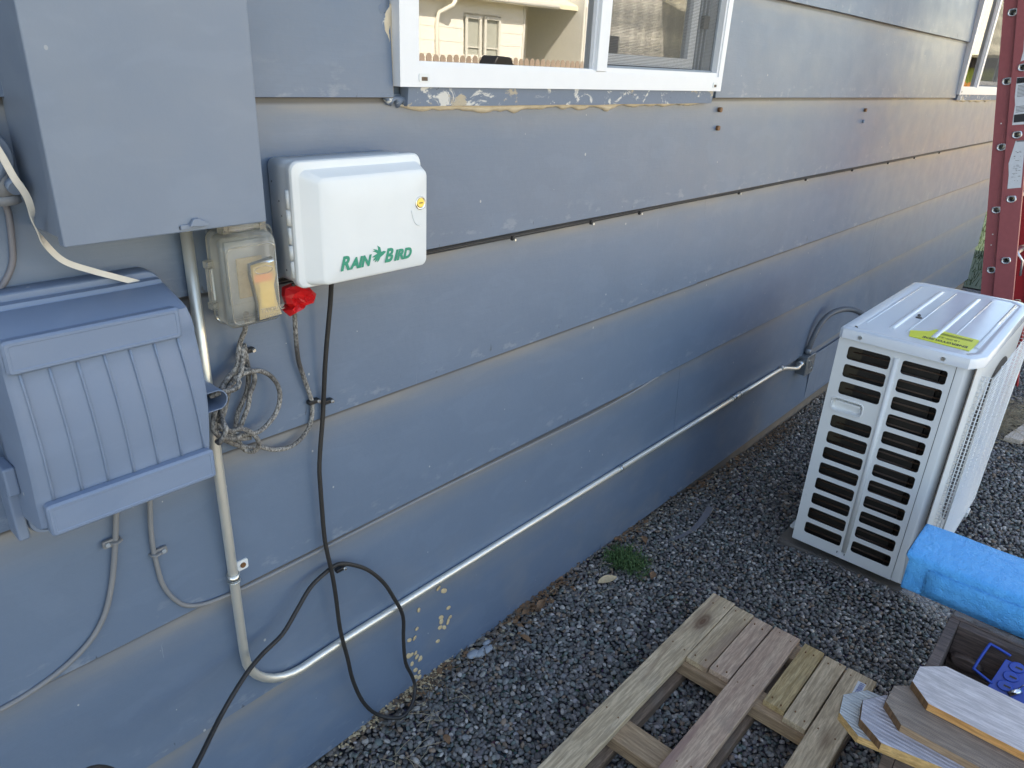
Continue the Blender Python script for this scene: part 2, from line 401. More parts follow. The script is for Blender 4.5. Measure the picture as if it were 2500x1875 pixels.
def plate(mb, outer, holes, f, w0, w1, mi=0, bev=0):
    """flat plate with holes; f maps (u, v, w) to the world"""
    cu = bpy.data.curves.new('tmp', 'CURVE'); cu.dimensions = '2D'; cu.fill_mode = 'BOTH'
    for pl in [outer]+holes:
        sp = cu.splines.new('POLY'); sp.points.add(len(pl)-1); sp.use_cyclic_u = True
        for i, (u, v) in enumerate(pl): sp.points[i].co = (u, v, 0, 1)
    cu.extrude = abs(w1-w0)/2
    if bev: cu.bevel_depth = bev; cu.bevel_resolution = 1; cu.offset = -bev
    o = bpy.data.objects.new('tmp', cu); COL.objects.link(o)
    me = bpy.data.meshes.new_from_object(o.evaluated_get(bpy.context.evaluated_depsgraph_get()))
    c = (w0+w1)/2
    mb.add([f(v.co.x, v.co.y, c+v.co.z) for v in me.vertices], [tuple(p.vertices) for p in me.polygons], False, mi)
    bpy.data.objects.remove(o); bpy.data.curves.remove(cu); bpy.data.meshes.remove(me)
    return mb
def text_mesh(mb, body, f, size, ext=.0003, shear=0, bold=0, align='LEFT', mi=0, sx=1.0, space=1.0):
    cu = bpy.data.curves.new('tmp', 'FONT'); cu.body = body; cu.size = size; cu.extrude = ext; cu.shear = shear
    cu.offset = bold; cu.align_x = align; cu.space_character = space; cu.resolution_u = 4
    o = bpy.data.objects.new('tmp', cu); COL.objects.link(o)
    me = bpy.data.meshes.new_from_object(o.evaluated_get(bpy.context.evaluated_depsgraph_get()))
    mb.add([f(v.co.x*sx, v.co.y, v.co.z) for v in me.vertices], [tuple(p.vertices) for p in me.polygons], False, mi)
    wd = max([v.co.x*sx for v in me.vertices]+[0])
    bpy.data.objects.remove(o); bpy.data.curves.remove(cu); bpy.data.meshes.remove(me)
    return wd
def smooth_path(pts, k=4):
    pts = [Vector(p) for p in pts]; out = []
    for i in range(len(pts)-1):
        p0 = pts[max(i-1, 0)]; p1 = pts[i]; p2 = pts[i+1]; p3 = pts[min(i+2, len(pts)-1)]
        for j in range(k):
            t = j/k
            out.append(.5*((2*p1)+(-p0+p2)*t+(2*p0-5*p1+4*p2-p3)*t*t+(-p0+3*p1-3*p2+p3)*t**3))
    out.append(pts[-1]); return out
WALLF = lambda u, v, w: (u, w, v)             # plate in the wall's plane: u = x, v = z, w = y
FLATF = lambda u, v, w: (u, v, w)             # plate lying flat
SIDEF = lambda X: (lambda u, v, w: (X+w, u, v))   # plate square to the wall: u = y, v = z

def ground_z(x, y=-.7):
    def ss(a, b, t): t = max(0, min(1, (t-a)/(b-a))); return t*t*(3-2*t)
    return -.032*(1-ss(.55, .95, x)) - .078*ss(1.7, 3.3, x) - .004 + .030*math.exp(-((x-2.36)/.09)**2)*math.exp(-((y+.72)/.26)**4)

# ---------------------------------------------------------------- ground
def ground():
    xs = [-150, -60, -20, -6, -2]+[i*.1 for i in range(-10, 60)]+[7, 9, 13, 20, 40, 90, 160]
    ys = [-160, -80, -40, -20, -10, -6, -4, -3, -2]+[-1.5+i*.15 for i in range(0, 16)]+[2, 4, 9, 20, 50, 120]
    mb = MB(); vs = []; 
    for y in ys:
        for x in xs:
            vs.append((x, y, ground_z(x, 99)-.007+noise.noise(Vector((x*3, y*3, 0)))*.006))
    n = len(xs); fs = [(j*n+i, j*n+i+1, (j+1)*n+i+1, (j+1)*n+i) for j in range(len(ys)-1) for i in range(n-1)]
    mb.add(vs, fs, True); struct(mb.build('gravel_ground', 'gravel_ground'))
    # dry lawn of the yard beyond the house's shade and behind it
    mb = MB(); z = ground_z(9)+.004
    mb.add([(-40, -40, -.02), (60, -40, -.05), (60, -7.2, -.05), (-40, -7.2, -.02)], [(0, 1, 2, 3)]); struct(mb.build('dry_lawn', 'dead_grass'))
    mb = MB(); mb.add([(-40, -7.2, -.02), (60, -7.2, -.05), (60, -2.9, -.05), (-40, -2.9, -.02)], [(0, 1, 2, 3)]); struct(mb.build('pale_bounce_paving', 'bounce_paving'))  # unseen paving added behind the camera to bounce warm light on the wall
    mb = MB(); mb.add([(7.5, -.6, z), (30, -3, z), (30, 30, z), (7.5, 30, z)], [(0, 1, 2, 3)]); struct(mb.build('lawn_behind_house', 'grass_green'))
ground()

def icosphere(sub):
    t = (1+5**.5)/2
    v = [(-1,t,0),(1,t,0),(-1,-t,0),(1,-t,0),(0,-1,t),(0,1,t),(0,-1,-t),(0,1,-t),(t,0,-1),(t,0,1),(-t,0,-1),(-t,0,1)]
    f = [(0,11,5),(0,5,1),(0,1,7),(0,7,10),(0,10,11),(1,5,9),(5,11,4),(11,10,2),(10,7,6),(7,1,8),(3,9,4),(3,4,2),(3,2,6),(3,6,8),(3,8,9),(4,9,5),(2,4,11),(6,2,10),(8,6,7),(9,8,1)]
    v = [Vector(p).normalized() for p in v]
    for _ in range(sub):
        cache = {}; nf = []
        def mid(a, b):
            k = (min(a, b), max(a, b))
            if k not in cache: v.append(((v[a]+v[b])/2).normalized()); cache[k] = len(v)-1
            return cache[k]
        for a, b, c in f:
            ab, bc, ca = mid(a, b), mid(b, c), mid(c, a); nf += [(a, ab, ca), (b, bc, ab), (c, ca, bc), (ab, bc, ca)]
        f = nf
    return np.array([tuple(p) for p in v]), np.array(f)

def gravel(name, pts, sub, smin, smax, seed):
    """pts: (N,3) centres; every stone its own rounded, flattened pebble with its own colour"""
    rng = np.random.default_rng(seed); base, faces = icosphere(sub); nv = len(base); N = len(pts)
    var = np.stack([base*(1+.16*rng.standard_normal((nv, 1))*.6) for _ in range(10)]) if sub else np.stack([base*(1+.10*rng.standard_normal((nv, 1))) for _ in range(10)])
    if sub:  # low-frequency lumpiness only
        var = np.stack([base*(1+.17*np.sin(base@rng.normal(0, 1.6, 3)+rng.uniform(0, 6))[:, None]) for _ in range(12)])
    idx = rng.integers(0, len(var), N); P = var[idx]
    L = rng.uniform(smin, smax, N)*rng.choice([1, 1, 1, 1.25, .8], N)
    sc = np.stack([L, L*rng.uniform(.62, .92, N), L*rng.uniform(.42, .68, N)], 1)
    P = P*sc[:, None, :]
    a = rng.uniform(0, 2*np.pi, N); tx = rng.normal(0, .33, N); ty = rng.normal(0, .33, N)
    ca, sa, cx, sx, cy, sy = np.cos(a), np.sin(a), np.cos(tx), np.sin(tx), np.cos(ty), np.sin(ty)
    Z = np.zeros(N); O = np.ones(N)
    Rz = np.array([[ca, -sa, Z], [sa, ca, Z], [Z, Z, O]]).transpose(2, 0, 1)
    Rx = np.array([[O, Z, Z], [Z, cx, -sx], [Z, sx, cx]]).transpose(2, 0, 1)
    Ry = np.array([[cy, Z, sy], [Z, O, Z], [-sy, Z, cy]]).transpose(2, 0, 1)
    M = Ry@Rx@Rz
    P = np.einsum('nij,nvj->nvi', M, P)+pts[:, None, :]
    me = bpy.data.meshes.new(name); nf = len(faces)
    me.vertices.add(N*nv); me.vertices.foreach_set('co', P.reshape(-1).astype(np.float32))
    F = (faces[None]+(np.arange(N)*nv)[:, None, None]).reshape(-1)
    me.loops.add(N*nf*3); me.loops.foreach_set('vertex_index', F.astype(np.int32))
    me.polygons.add(N*nf); me.polygons.foreach_set('loop_start', np.arange(0, N*nf*3, 3, dtype=np.int32))
    me.polygons.foreach_set('loop_total', np.full(N*nf, 3, np.int32)); me.polygons.foreach_set('use_smooth', np.ones(N*nf, bool))
    me.update(calc_edges=True)
    g = rng.lognormal(math.log(.135), .36, N); k = rng.random(N)
    col = np.stack([g*rng.uniform(.92, 1.08, N), g*rng.uniform(.98, 1.06, N), g*rng.uniform(.98, 1.10, N)], 1)
    m = k < .07; col[m] = np.stack([rng.uniform(.28, .50, m.sum())]*3, 1)*np.array([1.0, .99, .97])
    m = (k > .10) & (k < .17); col[m] = np.array([.20, .155, .12])*rng.uniform(.5, 1.4, (m.sum(), 1))
    m = (k > .17) & (k < .24); col[m] = np.array([.10, .13, .13])*rng.uniform(.7, 1.6, (m.sum(), 1))
    col *= np.array([1.07, 1.0, .93])
    wl = np.exp(-(pts[:, 1]/.05)**2)[:, None]*rng.uniform(.2, 1, (N, 1)); col = col*(1-wl*.7)+np.array([.15, .11, .075])*wl*.7
    C = np.ones((N, nv, 4), np.float32); C[:, :, :3] = np.clip(col, .02, .8)[:, None, :]
    at = me.attributes.new('stone_colour', 'FLOAT_COLOR', 'POINT'); at.data.foreach_set('color', C.reshape(-1))
    me.materials.append(MATS['pebble'])
    o = bpy.data.objects.new(name, me); COL.objects.link(o); return stuff(o)

def gravel_points(step, seed, keep, lift):
    rng = np.random.default_rng(seed)
    gx, gy = np.meshgrid(np.arange(.3, 6.6, step), np.arange(-1.62, .02, step))
    gx = gx.ravel()+rng.uniform(-.5, .5, gx.size)*step; gy = gy.ravel()+rng.uniform(-.5, .5, gy.size)*step
    m = keep(gx, gy); gx, gy = gx[m], gy[m]
    gz = np.array([ground_z(x, y) for x, y in zip(gx, gy)])+rng.uniform(-.0035, .0045, gx.size)+lift
    # a low heap against the wall
    gz += .012*np.exp(-((gy+.0)/.035)**2)
    return np.stack([gx, gy, gz], 1)
def in_view(gx, gy):
    # wedge of ground the picture (and a step to either side) can see
    return (gy < -.004) & (gx > .42) & (gx > .5-gy*.62) & (gy > -.30-.70*(gx-.55)) & (gy > -1.62)
near = lambda x, y: in_view(x, y) & (x < 2.45) & ~((x > 2.40) & (y > -.9) & (y < -.5))
far = lambda x, y: in_view(x, y) & (x >= 2.45) & ~((x > 2.4) & (x < 3.2) & (y > -.88) & (y < -.48))
gravel('pebbles', gravel_points(.0108, 3, lambda x, y: near(x, y) & (x < 1.75), 0), 1, .0058, .0090, 11)
gravel('pebbles', gravel_points(.0108, 4, lambda x, y: near(x, y) & (x >= 1.75), 0), 0, .0060, .0092, 12)
gravel('pebbles', gravel_points(.0135, 5, far, 0), 0, .0070, .0105, 13)

# ---------------------------------------------------------------- the blue house
house = thing('blue_house', 'slate blue house clad in wide lap siding with two white sliding windows', 'house', (3.0, 0, 0))
XL, XR = -3.0, 7.46
W1 = (.950, 2.215, 1.522, 2.72); W2 = (5.245, 6.62, 1.522, 2.72)
def board(x0, x1, z0, z1, seed, lift=0.0):
    mb = MB(); n = max(2, int((x1-x0)/.12)); rows = 5; vs = []
    prof = [(.004, 0.), (-.0135, 0.)]+[(-.0135+.0128*k/rows, k/rows) for k in range(1, rows+1)]+[(.004, 1.)]
    for i in range(n+1):
        x = x0+(x1-x0)*i/n
        wy = noise.noise(Vector((x*1.3, seed*3.1, 0)))*.0022+noise.noise(Vector((x*5, seed*1.7, 4)))*.0006
        wz = noise.noise(Vector((x*1.1, seed*2.3, 9)))*.0028
        cup = noise.noise(Vector((x*.9, seed*5.3, 2)))*.0006
        for (y, t) in prof:
            vs.append((x, y+(wy-.0012)*(1-t) * (1 if y < 0 else 0)+cup*math.sin(math.pi*t)*(1 if y < 0 else 0), z0+(z1-z0)*t+wz*(1-t)+lift*(1-t)))
    m = len(prof); fs = []
    front = []
    for i in range(n):
        for j in range(1, m-2): front.append(((i+1)*m+j, i*m+j, i*m+j+1, (i+1)*m+j+1)[::-1])
    mb.add(vs, front, True)                       # face
    lip = [(0, .004), ]
    ev = []; n2 = n+1
    for i in range(n2):
        a = vs[i*m+1]; ev += [a, (a[0], a[1]+.0012, a[2]-.0012), (a[0], .004, a[2]-.0012)]
    mb.add(ev, [(i*3+j, i*3+j+1, (i+1)*3+j+1, (i+1)*3+j) for i in range(n) for j in range(2)], False)
    for i in (0, n):
        mb.add([vs[i*m+j] for j in range(m)], [tuple(range(m))], False)
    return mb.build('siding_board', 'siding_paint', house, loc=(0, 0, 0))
def mk_boards():
    seams = {0: [-1.1, 3.69], 1: [2.275], 2: [-.6, 4.3], 3: [2.28], 4: [4.87], 5: [], 6: [3.0], 7: [], 8: []}
    s = 0
    for k in range(9):
        z0 = .003+.3*k; z1 = z0+.305
        xs = [XL]+seams[k]+[XR]
        for a, b in zip(xs[:-1], xs[1:]):
            segs = [(a+.0004, b-.0004)]
            if k >= 5:
                for (wa, wb, _, _) in (W1, W2):
                    ns = []
                    for p, q in segs:
                        if q <= wa or p >= wb: ns.append((p, q)); continue
                        if p < wa-.01: ns.append((p, wa-.004))
                        if q > wb+.01: ns.append((wb+.004, q))
                    segs = ns
            for p, q in segs:
                s += 1; board(p, q, z0, z1, s*1.37+k)
mk_boards()
# sheathing, end wall, foundation, roof, eave
mb = MB()
def wallrect(x0, x1, z0, z1): mb.box((x0, .006, z0), (x1, .12, z1))
wallrect(XL, W1[0], 0, 2.75); wallrect(W1[0], W1[1], 0, W1[2]); wallrect(W1[1], W2[0], 0, 2.75); wallrect(W2[0], W2[1], 0, W2[2]); wallrect(W2[1], XR-.003, 0, 2.75)
mb.box((XL, .12, 0), (XL+.12, 8, 2.75)); mb.box((XR-.12, .12, 0), (XR-.003, 8, 2.75)); mb.box((XL, 7.9, 0), (XR, 8, 2.75))
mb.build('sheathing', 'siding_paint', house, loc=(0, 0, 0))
MB().box((XL, .003, -.3), (XR-.01, .2, .002)).build('foundation', 'foundation', house, loc=(0, 0, 0))
mb = MB(); e = -.42
mb.add([(XL-.3, e, 2.74), (XR+.3, e, 2.74), (XR+.3, 4, 4.2), (XL-.3, 4, 4.2), (XL-.3, 8.4, 2.74), (XR+.3, 8.4, 2.74),
        (XL-.3, e, 2.84), (XR+.3, e, 2.84), (XR+.3, 4, 4.3), (XL-.3, 4, 4.3), (XL-.3, 8.4, 2.84), (XR+.3, 8.4, 2.84)],
       [(0, 3, 2, 1), (3, 4, 5, 2), (6, 7, 8, 9), (9, 8, 11, 10), (0, 1, 7, 6), (4, 10, 11, 5), (1, 2, 8, 7), (2, 5, 11, 8), (0, 6, 9, 3), (3, 9, 10, 4)])
mb.build('roof', 'roof_shingle', house, loc=(0, 0, 0))
MB().box((XL-.29, e+.01, 2.70), (XR+.29, .0, 2.738)).build('soffit', 'trim_white', house, loc=(0, 0, 0))
mb = MB(); mb.box((W1[0], .16, 1.3), (W1[1]+.6, 2.2, 1.32)); mb.box((-.6, 2.2, 1.3), (7.3, 2.22, 2.74)); mb.box((-.6, .13, 2.68), (7.3, 2.2, 2.70)); mb.box((-.6, .13, 1.0), (7.3, 2.2, 1.02))
mb.build('room_shell', 'room_dark', house, loc=(0, 0, 0))

def sliding_window(W, split, detail=True):
    x0, x1, z0, z1 = W
    mb = MB()                                             # outer frame, mitred flat band and inner step
    for (a, b, w0, w1) in ((0, .046, -.030, .004),):
        o = [(x0+a, z0+a), (x1-a, z0+a), (x1-a, z1-a), (x0+a, z1-a)]
        i = [(x0+b, z0+b*.85), (x1-b*.55, z0+b*.85), (x1-b*.55, z1-b), (x0+b, z1-b)]
        plate(mb, o, [i], WALLF, -.030, .02)
    fr = mb.build('window', 'white_vinyl', house, bevel=.0015, loc=(x0, 0, z0))
    mb = MB()                                             # second, recessed step on which the sashes sit
    a, b = .0455, .056
    plate(mb, [(x0+.0455, z0+.0385), (x1-.0245, z0+.0385), (x1-.0245, z1-.0455), (x0+.0455, z1-.0455)],
          [[(x0+.0500, z0+.0440), (split, z0+.0440), (split, z1-.05), (x0+.0500, z1-.05)], [(split+.020, z0+.0500), (x1-.034, z0+.0500), (x1-.034, z1-.05), (split+.020, z1-.05)]], WALLF, -.026, .03)
    mb.build('inner_frame', 'white_vinyl', fr, bevel=.001)
    # meeting stile
    MB().box((split-.012, -.031, z0+.0405), (split+.030, -.006, z1-.047)).build('meeting_stile', 'white_vinyl', fr, bevel=.002)
    # fixed lite
    mb = MB(); px0, px1 = x0+.0495, split-.011
    plate(mb, [(px0-.003, z0+.0405), (px1, z0+.0405), (px1, z1-.05), (px0-.003, z1-.05)], [[(px0+.004, z0+.0455), (px1-.006, z0+.0455), (px1-.006, z1-.06), (px0+.006, z1-.06)]], WALLF, -.020, -.004)
    mb.build('sash', 'white_vinyl', fr, bevel=.001)
    mb = MB(); mb.add([(px0, -.010, z0+.045), (px1, -.010, z0+.045), (px1, -.010, z1-.05), (px0, -.010, z1-.05)], [(0, 1, 2, 3)]); mb.build('pane', 'window_glass', fr)
    # sliding sash, set further back, partly behind the screen
    sx0, sx1 = split+.006, x1-.120
    mb = MB(); plate(mb, [(sx0, z0+.058), (sx1, z0+.058), (sx1, z1-.05), (sx0, z1-.05)], [[(sx0+.035, z0+.084), (sx1-.036, z0+.084), (sx1-.036, z1-.09), (sx0+.035, z1-.09)]], WALLF, .010, .035)
    mb.build('sash', 'white_vinyl', fr, bevel=.002)
    mb = MB(); mb.add([(sx0+.03, .022, z0+.08), (sx1-.03, .022, z0+.08), (sx1-.03, .022, z1-.09), (sx0+.03, .022, z1-.09)], [(0, 1, 2, 3)]); mb.build('pane', 'window_glass', fr)
    # grey track beside the slightly open sash
    mb = MB()
    for k in range(3): mb.box((sx1+.012+k*.022, .012, z0+.055), (sx1+.020+k*.022, .05, z1-.05))
    mb.box((sx1+.004, .05, z0+.055), (x1-.034, .055, z1-.05)); mb.build('track', 'foam_grey', fr)
    MB().box((sx1+.016, .0, z0+.165), (sx1+.050, .012, z0+.20)).build('latch', 'black_plastic', fr, bevel=.002)
    # insect screen
    mb = MB(); a, b = split+.019, x1-.034
    mb.add([(a, -.004, z0+.05), (b-.0, -.004, z0+.05), (b, -.004, z1-.05), (a, -.004, z1-.05)], [(0, 1, 2, 3)]); mb.build('screen', 'screen_mesh', fr)
    mb = MB(); plate(mb, [(a, z0+.0495), (b, z0+.0495), (b, z1-.05), (a, z1-.05)], [[(a+.004, z0+.0555), (b-.004, z0+.0555), (b-.004, z1-.055), (a+.004, z1-.055)]], WALLF, -.009, -.001)
    mb.build('screen_frame', 'foam_grey', fr)
    for cx in ((x0+.058, x1-.042) if detail else (x0+.04,)):
        mb = MB(); plate(mb, rrect(cx-.013, cx+.013, z0+.009, z0+.024, .004, 3), [rrect(cx-.007, cx+.009, z0+.011, z0+.018, .001, 2)], WALLF, -.0315, -.029)
        mb.build('weep_hole', 'white_plastic', fr)
        MB().box((cx-.007, -.0305, z0+.011), (cx+.009, -.0301, z0+.018)).build('weep_slot', 'dry_debris', fr)
    return fr
w1 = sliding_window(W1, 1.575)
w2 = sliding_window(W2, 5.66, False)
def sill(x0, x1, z0, z1, wob):
    mb = MB(); n = 30; vs = []
    for i in range(n+1):
        x = x0+(x1-x0)*i/n; a = noise.noise(Vector((x*6, wob, 0)))*.0025
        vs += [(x, .0, z0+a), (x, -.020+a*.4, z0+a), (x, -.024+a*.3, z1), (x, .0, z1)]
    fs = [(i*4+j, i*4+j+1, (i+1)*4+j+1, (i+1)*4+j) for i in range(n) for j in range(3)]+[(0, 1, 2, 3), (n*4+3, n*4+2, n*4+1, n*4)]
    mb.add(vs, fs); return mb.build('sill_trim', 'peeling_paint', house, loc=(x0, 0, z0))
sill(.975, 2.185, 1.487, 1.5215, 1.); sill(5.26, 6.6, 1.490, 1.5215, 2.)
def blob_strip(name, mat, x0, x1, zc, h0, h1, y, seed, vertical=False, n=70, parent=house):
    mb = MB(); vs = []
    for i in range(n+1):
        t = i/n; x = x0+(x1-x0)*t; e = min(1, min(t, 1-t)*8)
        a = (h0+(h1-h0)*(.5+.9*noise.noise(Vector((t*9, seed, 0)))+.4*noise.noise(Vector((t*31, seed, 3)))))*e+.0006
        p = [(x, y+.009, zc+.002), (x, y, zc), (x, y-.002*e, zc-a*.5), (x, y+.004, zc-a), (x, y+.012, zc-a)] if not vertical else \
            [(zc+.002, y+.009, x), (zc, y, x), (zc-a*.5, y-.002*e, x), (zc-a, y+.004, x), (zc-a, y+.012, x)]
        vs += p
    fs = [(i*5+j, i*5+j+1, (i+1)*5+j+1, (i+1)*5+j) for i in range(n) for j in range(4)]
    mb.add(vs, fs, True); return mb.build(name, mat, parent, loc=(vs[0]))
blob_strip('caulk', 'caulk', .96, 1.75, 1.489, .006, .022, -.0095, 1.3)
blob_strip('caulk', 'caulk', 1.70, 2.17, 1.489, .002, .010, -.0095, 2.3)
blob_strip('caulk', 'caulk', 5.26, 6.3, 1.491, .004, .016, -.0095, 4.3)
blob_strip('caulk', 'caulk', 1.50, 1.66, .951, .012, .034, -.0085, 3.3, vertical=True, n=40)
blob_strip('caulk', 'peeling_paint', 1.50, 1.72, .944, .022, .05, -.0075, 7.7, vertical=True, n=40)
blob_strip('dirt_clump', 'peeling_paint', .930, .985, 1.503, .006, .018, -.012, 9.3, n=24)
# screw heads and patched holes in the siding
for (x, z, m) in ((2.272, 1.467, 'rust_screw'), (2.275, 1.412, 'rust_screw'), (3.676, 1.403, 'peeling_paint'), (3.673, 1.451, 'rust_screw')):
    MB().cyl((x, -.0145, z), (x, -.004, z), .0075, 12).build('screw_plug', m, house, loc=(x, -.01, z))

# ---------------------------------------------------------------- neighbour's place, seen in the window glass
def neighbour():
    Y = -13.0
    h = thing('neighbour_house', 'cream sided house across the yard, reflected in the near window', 'house', (14, Y, 0))
    def lap(x0, x1, z0, z1, y, n):
        for k in range(n):
            a = z0+(z1-z0)*k/n; b = z0+(z1-z0)*(k+1)/n
            mb = MB(); mb.add([(x0, y-.02, a), (x1, y-.02, a), (x1, y+.012, a), (x0, y+.012, a), (x0, y-.02, b), (x1, y-.02, b), (x1, y+.004, b), (x0, y+.004, b)],
                  [(0, 3, 2, 1), (4, 5, 6, 7), (0, 1, 5, 4), (1, 2, 6, 5), (2, 3, 7, 6), (3, 0, 4, 7)]); mb.build('siding_board', 'cream_siding', h)
    # wall around the two windows and the porch recess
    lap(6, 13.95, -.1, 3.2, Y, 11); lap(13.95, 15.28, -.1, 1.74, Y, 6); lap(13.95, 15.28, 2.66, 3.2, Y, 2); lap(15.28, 16.22, -.1, 3.2, Y, 11)
    lap(18.15, 27, -.1, 4.6, Y+.5, 16)
    MB().box((18.10, Y-1.6, -.1), (18.16, Y+.52, 4.6)).build('corner_board', 'trim_white', h)
    MB().box((18.16, Y+.52, -.1), (18.30, Y+.56, 3.1)).build('corner_board', 'trim_white', h)
    MB().box((16.22, Y-1.6, -.1), (18.1, Y-1.5, 3.2)).build('porch_wall', 'cream_siding', h)
    MB().box((16.16, Y-1.5, -.1), (16.24, Y+.03, 3.2)).build('porch_post', 'trim_white', h)
    MB().box((16.3, Y-1.5, 0), (17.1, Y-1.45, 2.45)).build('door', 'door_dark', h)
    for (a, b, z0, z1, yy) in ((14.0, 14.56, 1.0-.0, 2.62, Y), (14.66, 15.24, 1.0, 2.63, Y), (17.35, 17.85, 1.2, 2.6, Y-1.48)):
        z0 = max(z0, .95)
        mb = MB(); plate(mb, [(a, z0), (b, z0), (b, z1), (a, z1)], [[(a+.07, z0+.07), (b-.07, z0+.07), (b-.07, z1-.07), (a+.07, z1-.07)]], lambda u, v, w: (u, w, v), yy+.02, yy+.06)
        f = mb.build('window', 'trim_white', h)
        MB().box((a+.07, yy-.03, z0+.07), (b-.07, yy-.01, z1-.07)).build('blind', 'blind', f)
        MB().box((a+.07, yy-.0, z0+.9), (b-.07, yy+.02, z0+.93)).build('rail', 'trim_white', f)
    MB().box((13.95, Y-.1, 0), (15.28, Y-.06, 2.8)).build('inner_wall', 'cream_siding', h)
    mb = MB(); plate(mb, [(19.0, 1.1), (20.1, 1.1), (20.1, 2.55), (19.0, 2.55)], [[(19.1, 1.2), (20.0, 1.2), (20.0, 2.45), (19.1, 2.45)]], lambda u, v, w: (u, w, v), Y+.52, Y+.56); f = mb.build('window', 'trim_white', h)
    MB().box((19.1, Y+.50, 1.2), (20.0, Y+.524, 2.45)).build('dark_pane', 'door_dark', f)
    mb = MB(); mb.add([(22.2, Y+3.4, 2.45), (29, Y+3.4, 2.45), (29, Y+.5, 3.6), (22.2, Y+.5, 3.6), (22.2, Y+3.4, 2.55), (29, Y+3.4, 2.55), (29, Y+.5, 3.7), (22.2, Y+.5, 3.7)], [(0, 3, 2, 1), (4, 5, 6, 7), (0, 1, 5, 4), (1, 2, 6, 5), (2, 3, 7, 6), (3, 0, 4, 7)]); mb.build('carport_roof', 'cream_roof', h)
    MB().box((22.3, Y+3.2, -.1), (22.42, Y+3.32, 2.45)).build('carport_post', 'trim_white', h)
    # eave, gutter and roof
    mb = MB(); mb.add([(5.5, Y+.30, 2.86), (18.1, Y+.30, 3.00), (18.1, Y-5, 5.2), (5.5, Y-5, 5.2), (5.5, Y+.30, 2.96), (18.1, Y+.30, 3.10), (18.1, Y-5, 5.3), (5.5, Y-5, 5.3)],
        [(0, 3, 2, 1), (4, 5, 6, 7), (0, 1, 5, 4), (1, 2, 6, 5), (2, 3, 7, 6), (3, 0, 4, 7)]); mb.build('roof', 'cream_roof', h)
    MB().tube([(5.5, Y+.36, 2.89), (17.2, Y+.36, 3.02)], .06, 8).build('gutter', 'cream_siding', h)
    MB().tube([(13.35, Y+.36, 2.88), (13.3, Y+.33, 2.76), (13.06, Y+.12, 2.6), (13.04, Y+.07, 2.4), (13.04, Y+.07, 0)], .05, 8).build('downspout', 'cream_siding', h)
    mb = MB(); mb.add([(18.0, Y+1.0, 3.9), (27.5, Y+1.0, 4.6), (27.5, Y-5, 6.5), (18.0, Y-5, 6.2)], [(0, 1, 2, 3)]); mb.add([(18.0, Y+1.0, 4.0), (27.5, Y+1.0, 4.7), (27.5, Y-5, 6.6), (18.0, Y-5, 6.3)], [(0, 1, 2, 3)]); mb.build('roof', 'cream_roof', h)
    # picket fence in front of it, each picket its own piece
    f = thing('picket_fence', 'brown dog-eared picket fence across the yard, reflected in the window', 'fence', (12, -9.5, 0))
    me = None; x = 7.4
    while x < 21:
        mb = MB(); wd = .128; top = 1.690+.004*(x-9)+random.uniform(-.012, .012)
        if me is None:
            pl = [(0, 0), (wd, 0), (wd, 1.61), (wd-.03, 1.65), (wd-.05, 1.66), (.05, 1.66), (.03, 1.65), (0, 1.61)]
            mb.prism(pl, lambda u, v, w: (u, w, v), 0, .018); me = mb.build('picket', 'fence_brown', f, loc=(0, 0, 0)); o = me
        else:
            o = me.copy(); COL.objects.link(o)
        o.location = (x-12, 0, top-1.66-.02); x += .168
    MB().box((7.4, -9.56, .4), (21, -9.52, .49)).build('rail', 'fence_brown', f); MB().box((7.4, -9.56, 1.2), (21, -9.52, 1.29)).build('rail', 'fence_brown', f)
    # dark hooded grill standing by the fence
    g = thing('covered_grill', 'dark covered grill standing in front of the reflected picket fence', 'grill', (10.8, -9.1, 0))
    mb = MB(); mb.prism([(-.3, 0), (.3, 0), (.3, 1.52), (.18, 1.70), (-.2, 1.72), (-.28, 1.6)], lambda u, v, w: (10.8+u, -9.1+w, v-.02), 0, .4); mb.build('cover', 'black_plastic', g, bevel=.03)
    MB().box((10.55, -9.05, -.04), (11.05, -8.75, .03)).build('wheel_base', 'black_plastic', g)
    # building and fence reflected in the far window
    c = thing('cream_shed', 'cream ribbed roof outbuilding reflected in the far window', 'shed', (20, -3.3, 0))
    MB().box((20.1, -6.5, 0), (24, -2.0, 1.95)).build('wall', 'lime_wall', c)
    for k in range(16):
        a = k/16
        mb = MB(); xx = 19.7+1.6*a; zz = 2.18+1.32*a
        mb.obox((xx+.05, -4.2, zz+.04), V(.055, 0, .045), V(0, 2.6, 0), V(-.02, 0, .026)); mb.build('roof_board', 'cream_roof', c)
    MB().box((19.95, -6.4, 1.95), (20.1, -2.1, 2.16)).build('fascia_shade', 'door_dark', c)  # dark strip stands in for the shade under the shed's eave
    f2 = thing('board_fence', 'orange cedar board fence in front of the reflected outbuilding', 'fence', (18.5, -4, 0))
    first = None
    for k in range(22):
        if first is None:
            mb = MB(); mb.prism([(0, 0), (.14, 0), (.14, 1.66), (.1, 1.7), (.04, 1.7), (0, 1.66)], lambda u, v, w: (18.5+w, -4+u, v-.04), 0, .02); first = o = mb.build('board', 'fence_orange', f2, loc=(18.5, -4, 0))
        else: o = first.copy(); COL.objects.link(o)
        o.location = (0, -2.6+k*.15+4-4+1.6, random.uniform(-.02, .02))
neighbour()

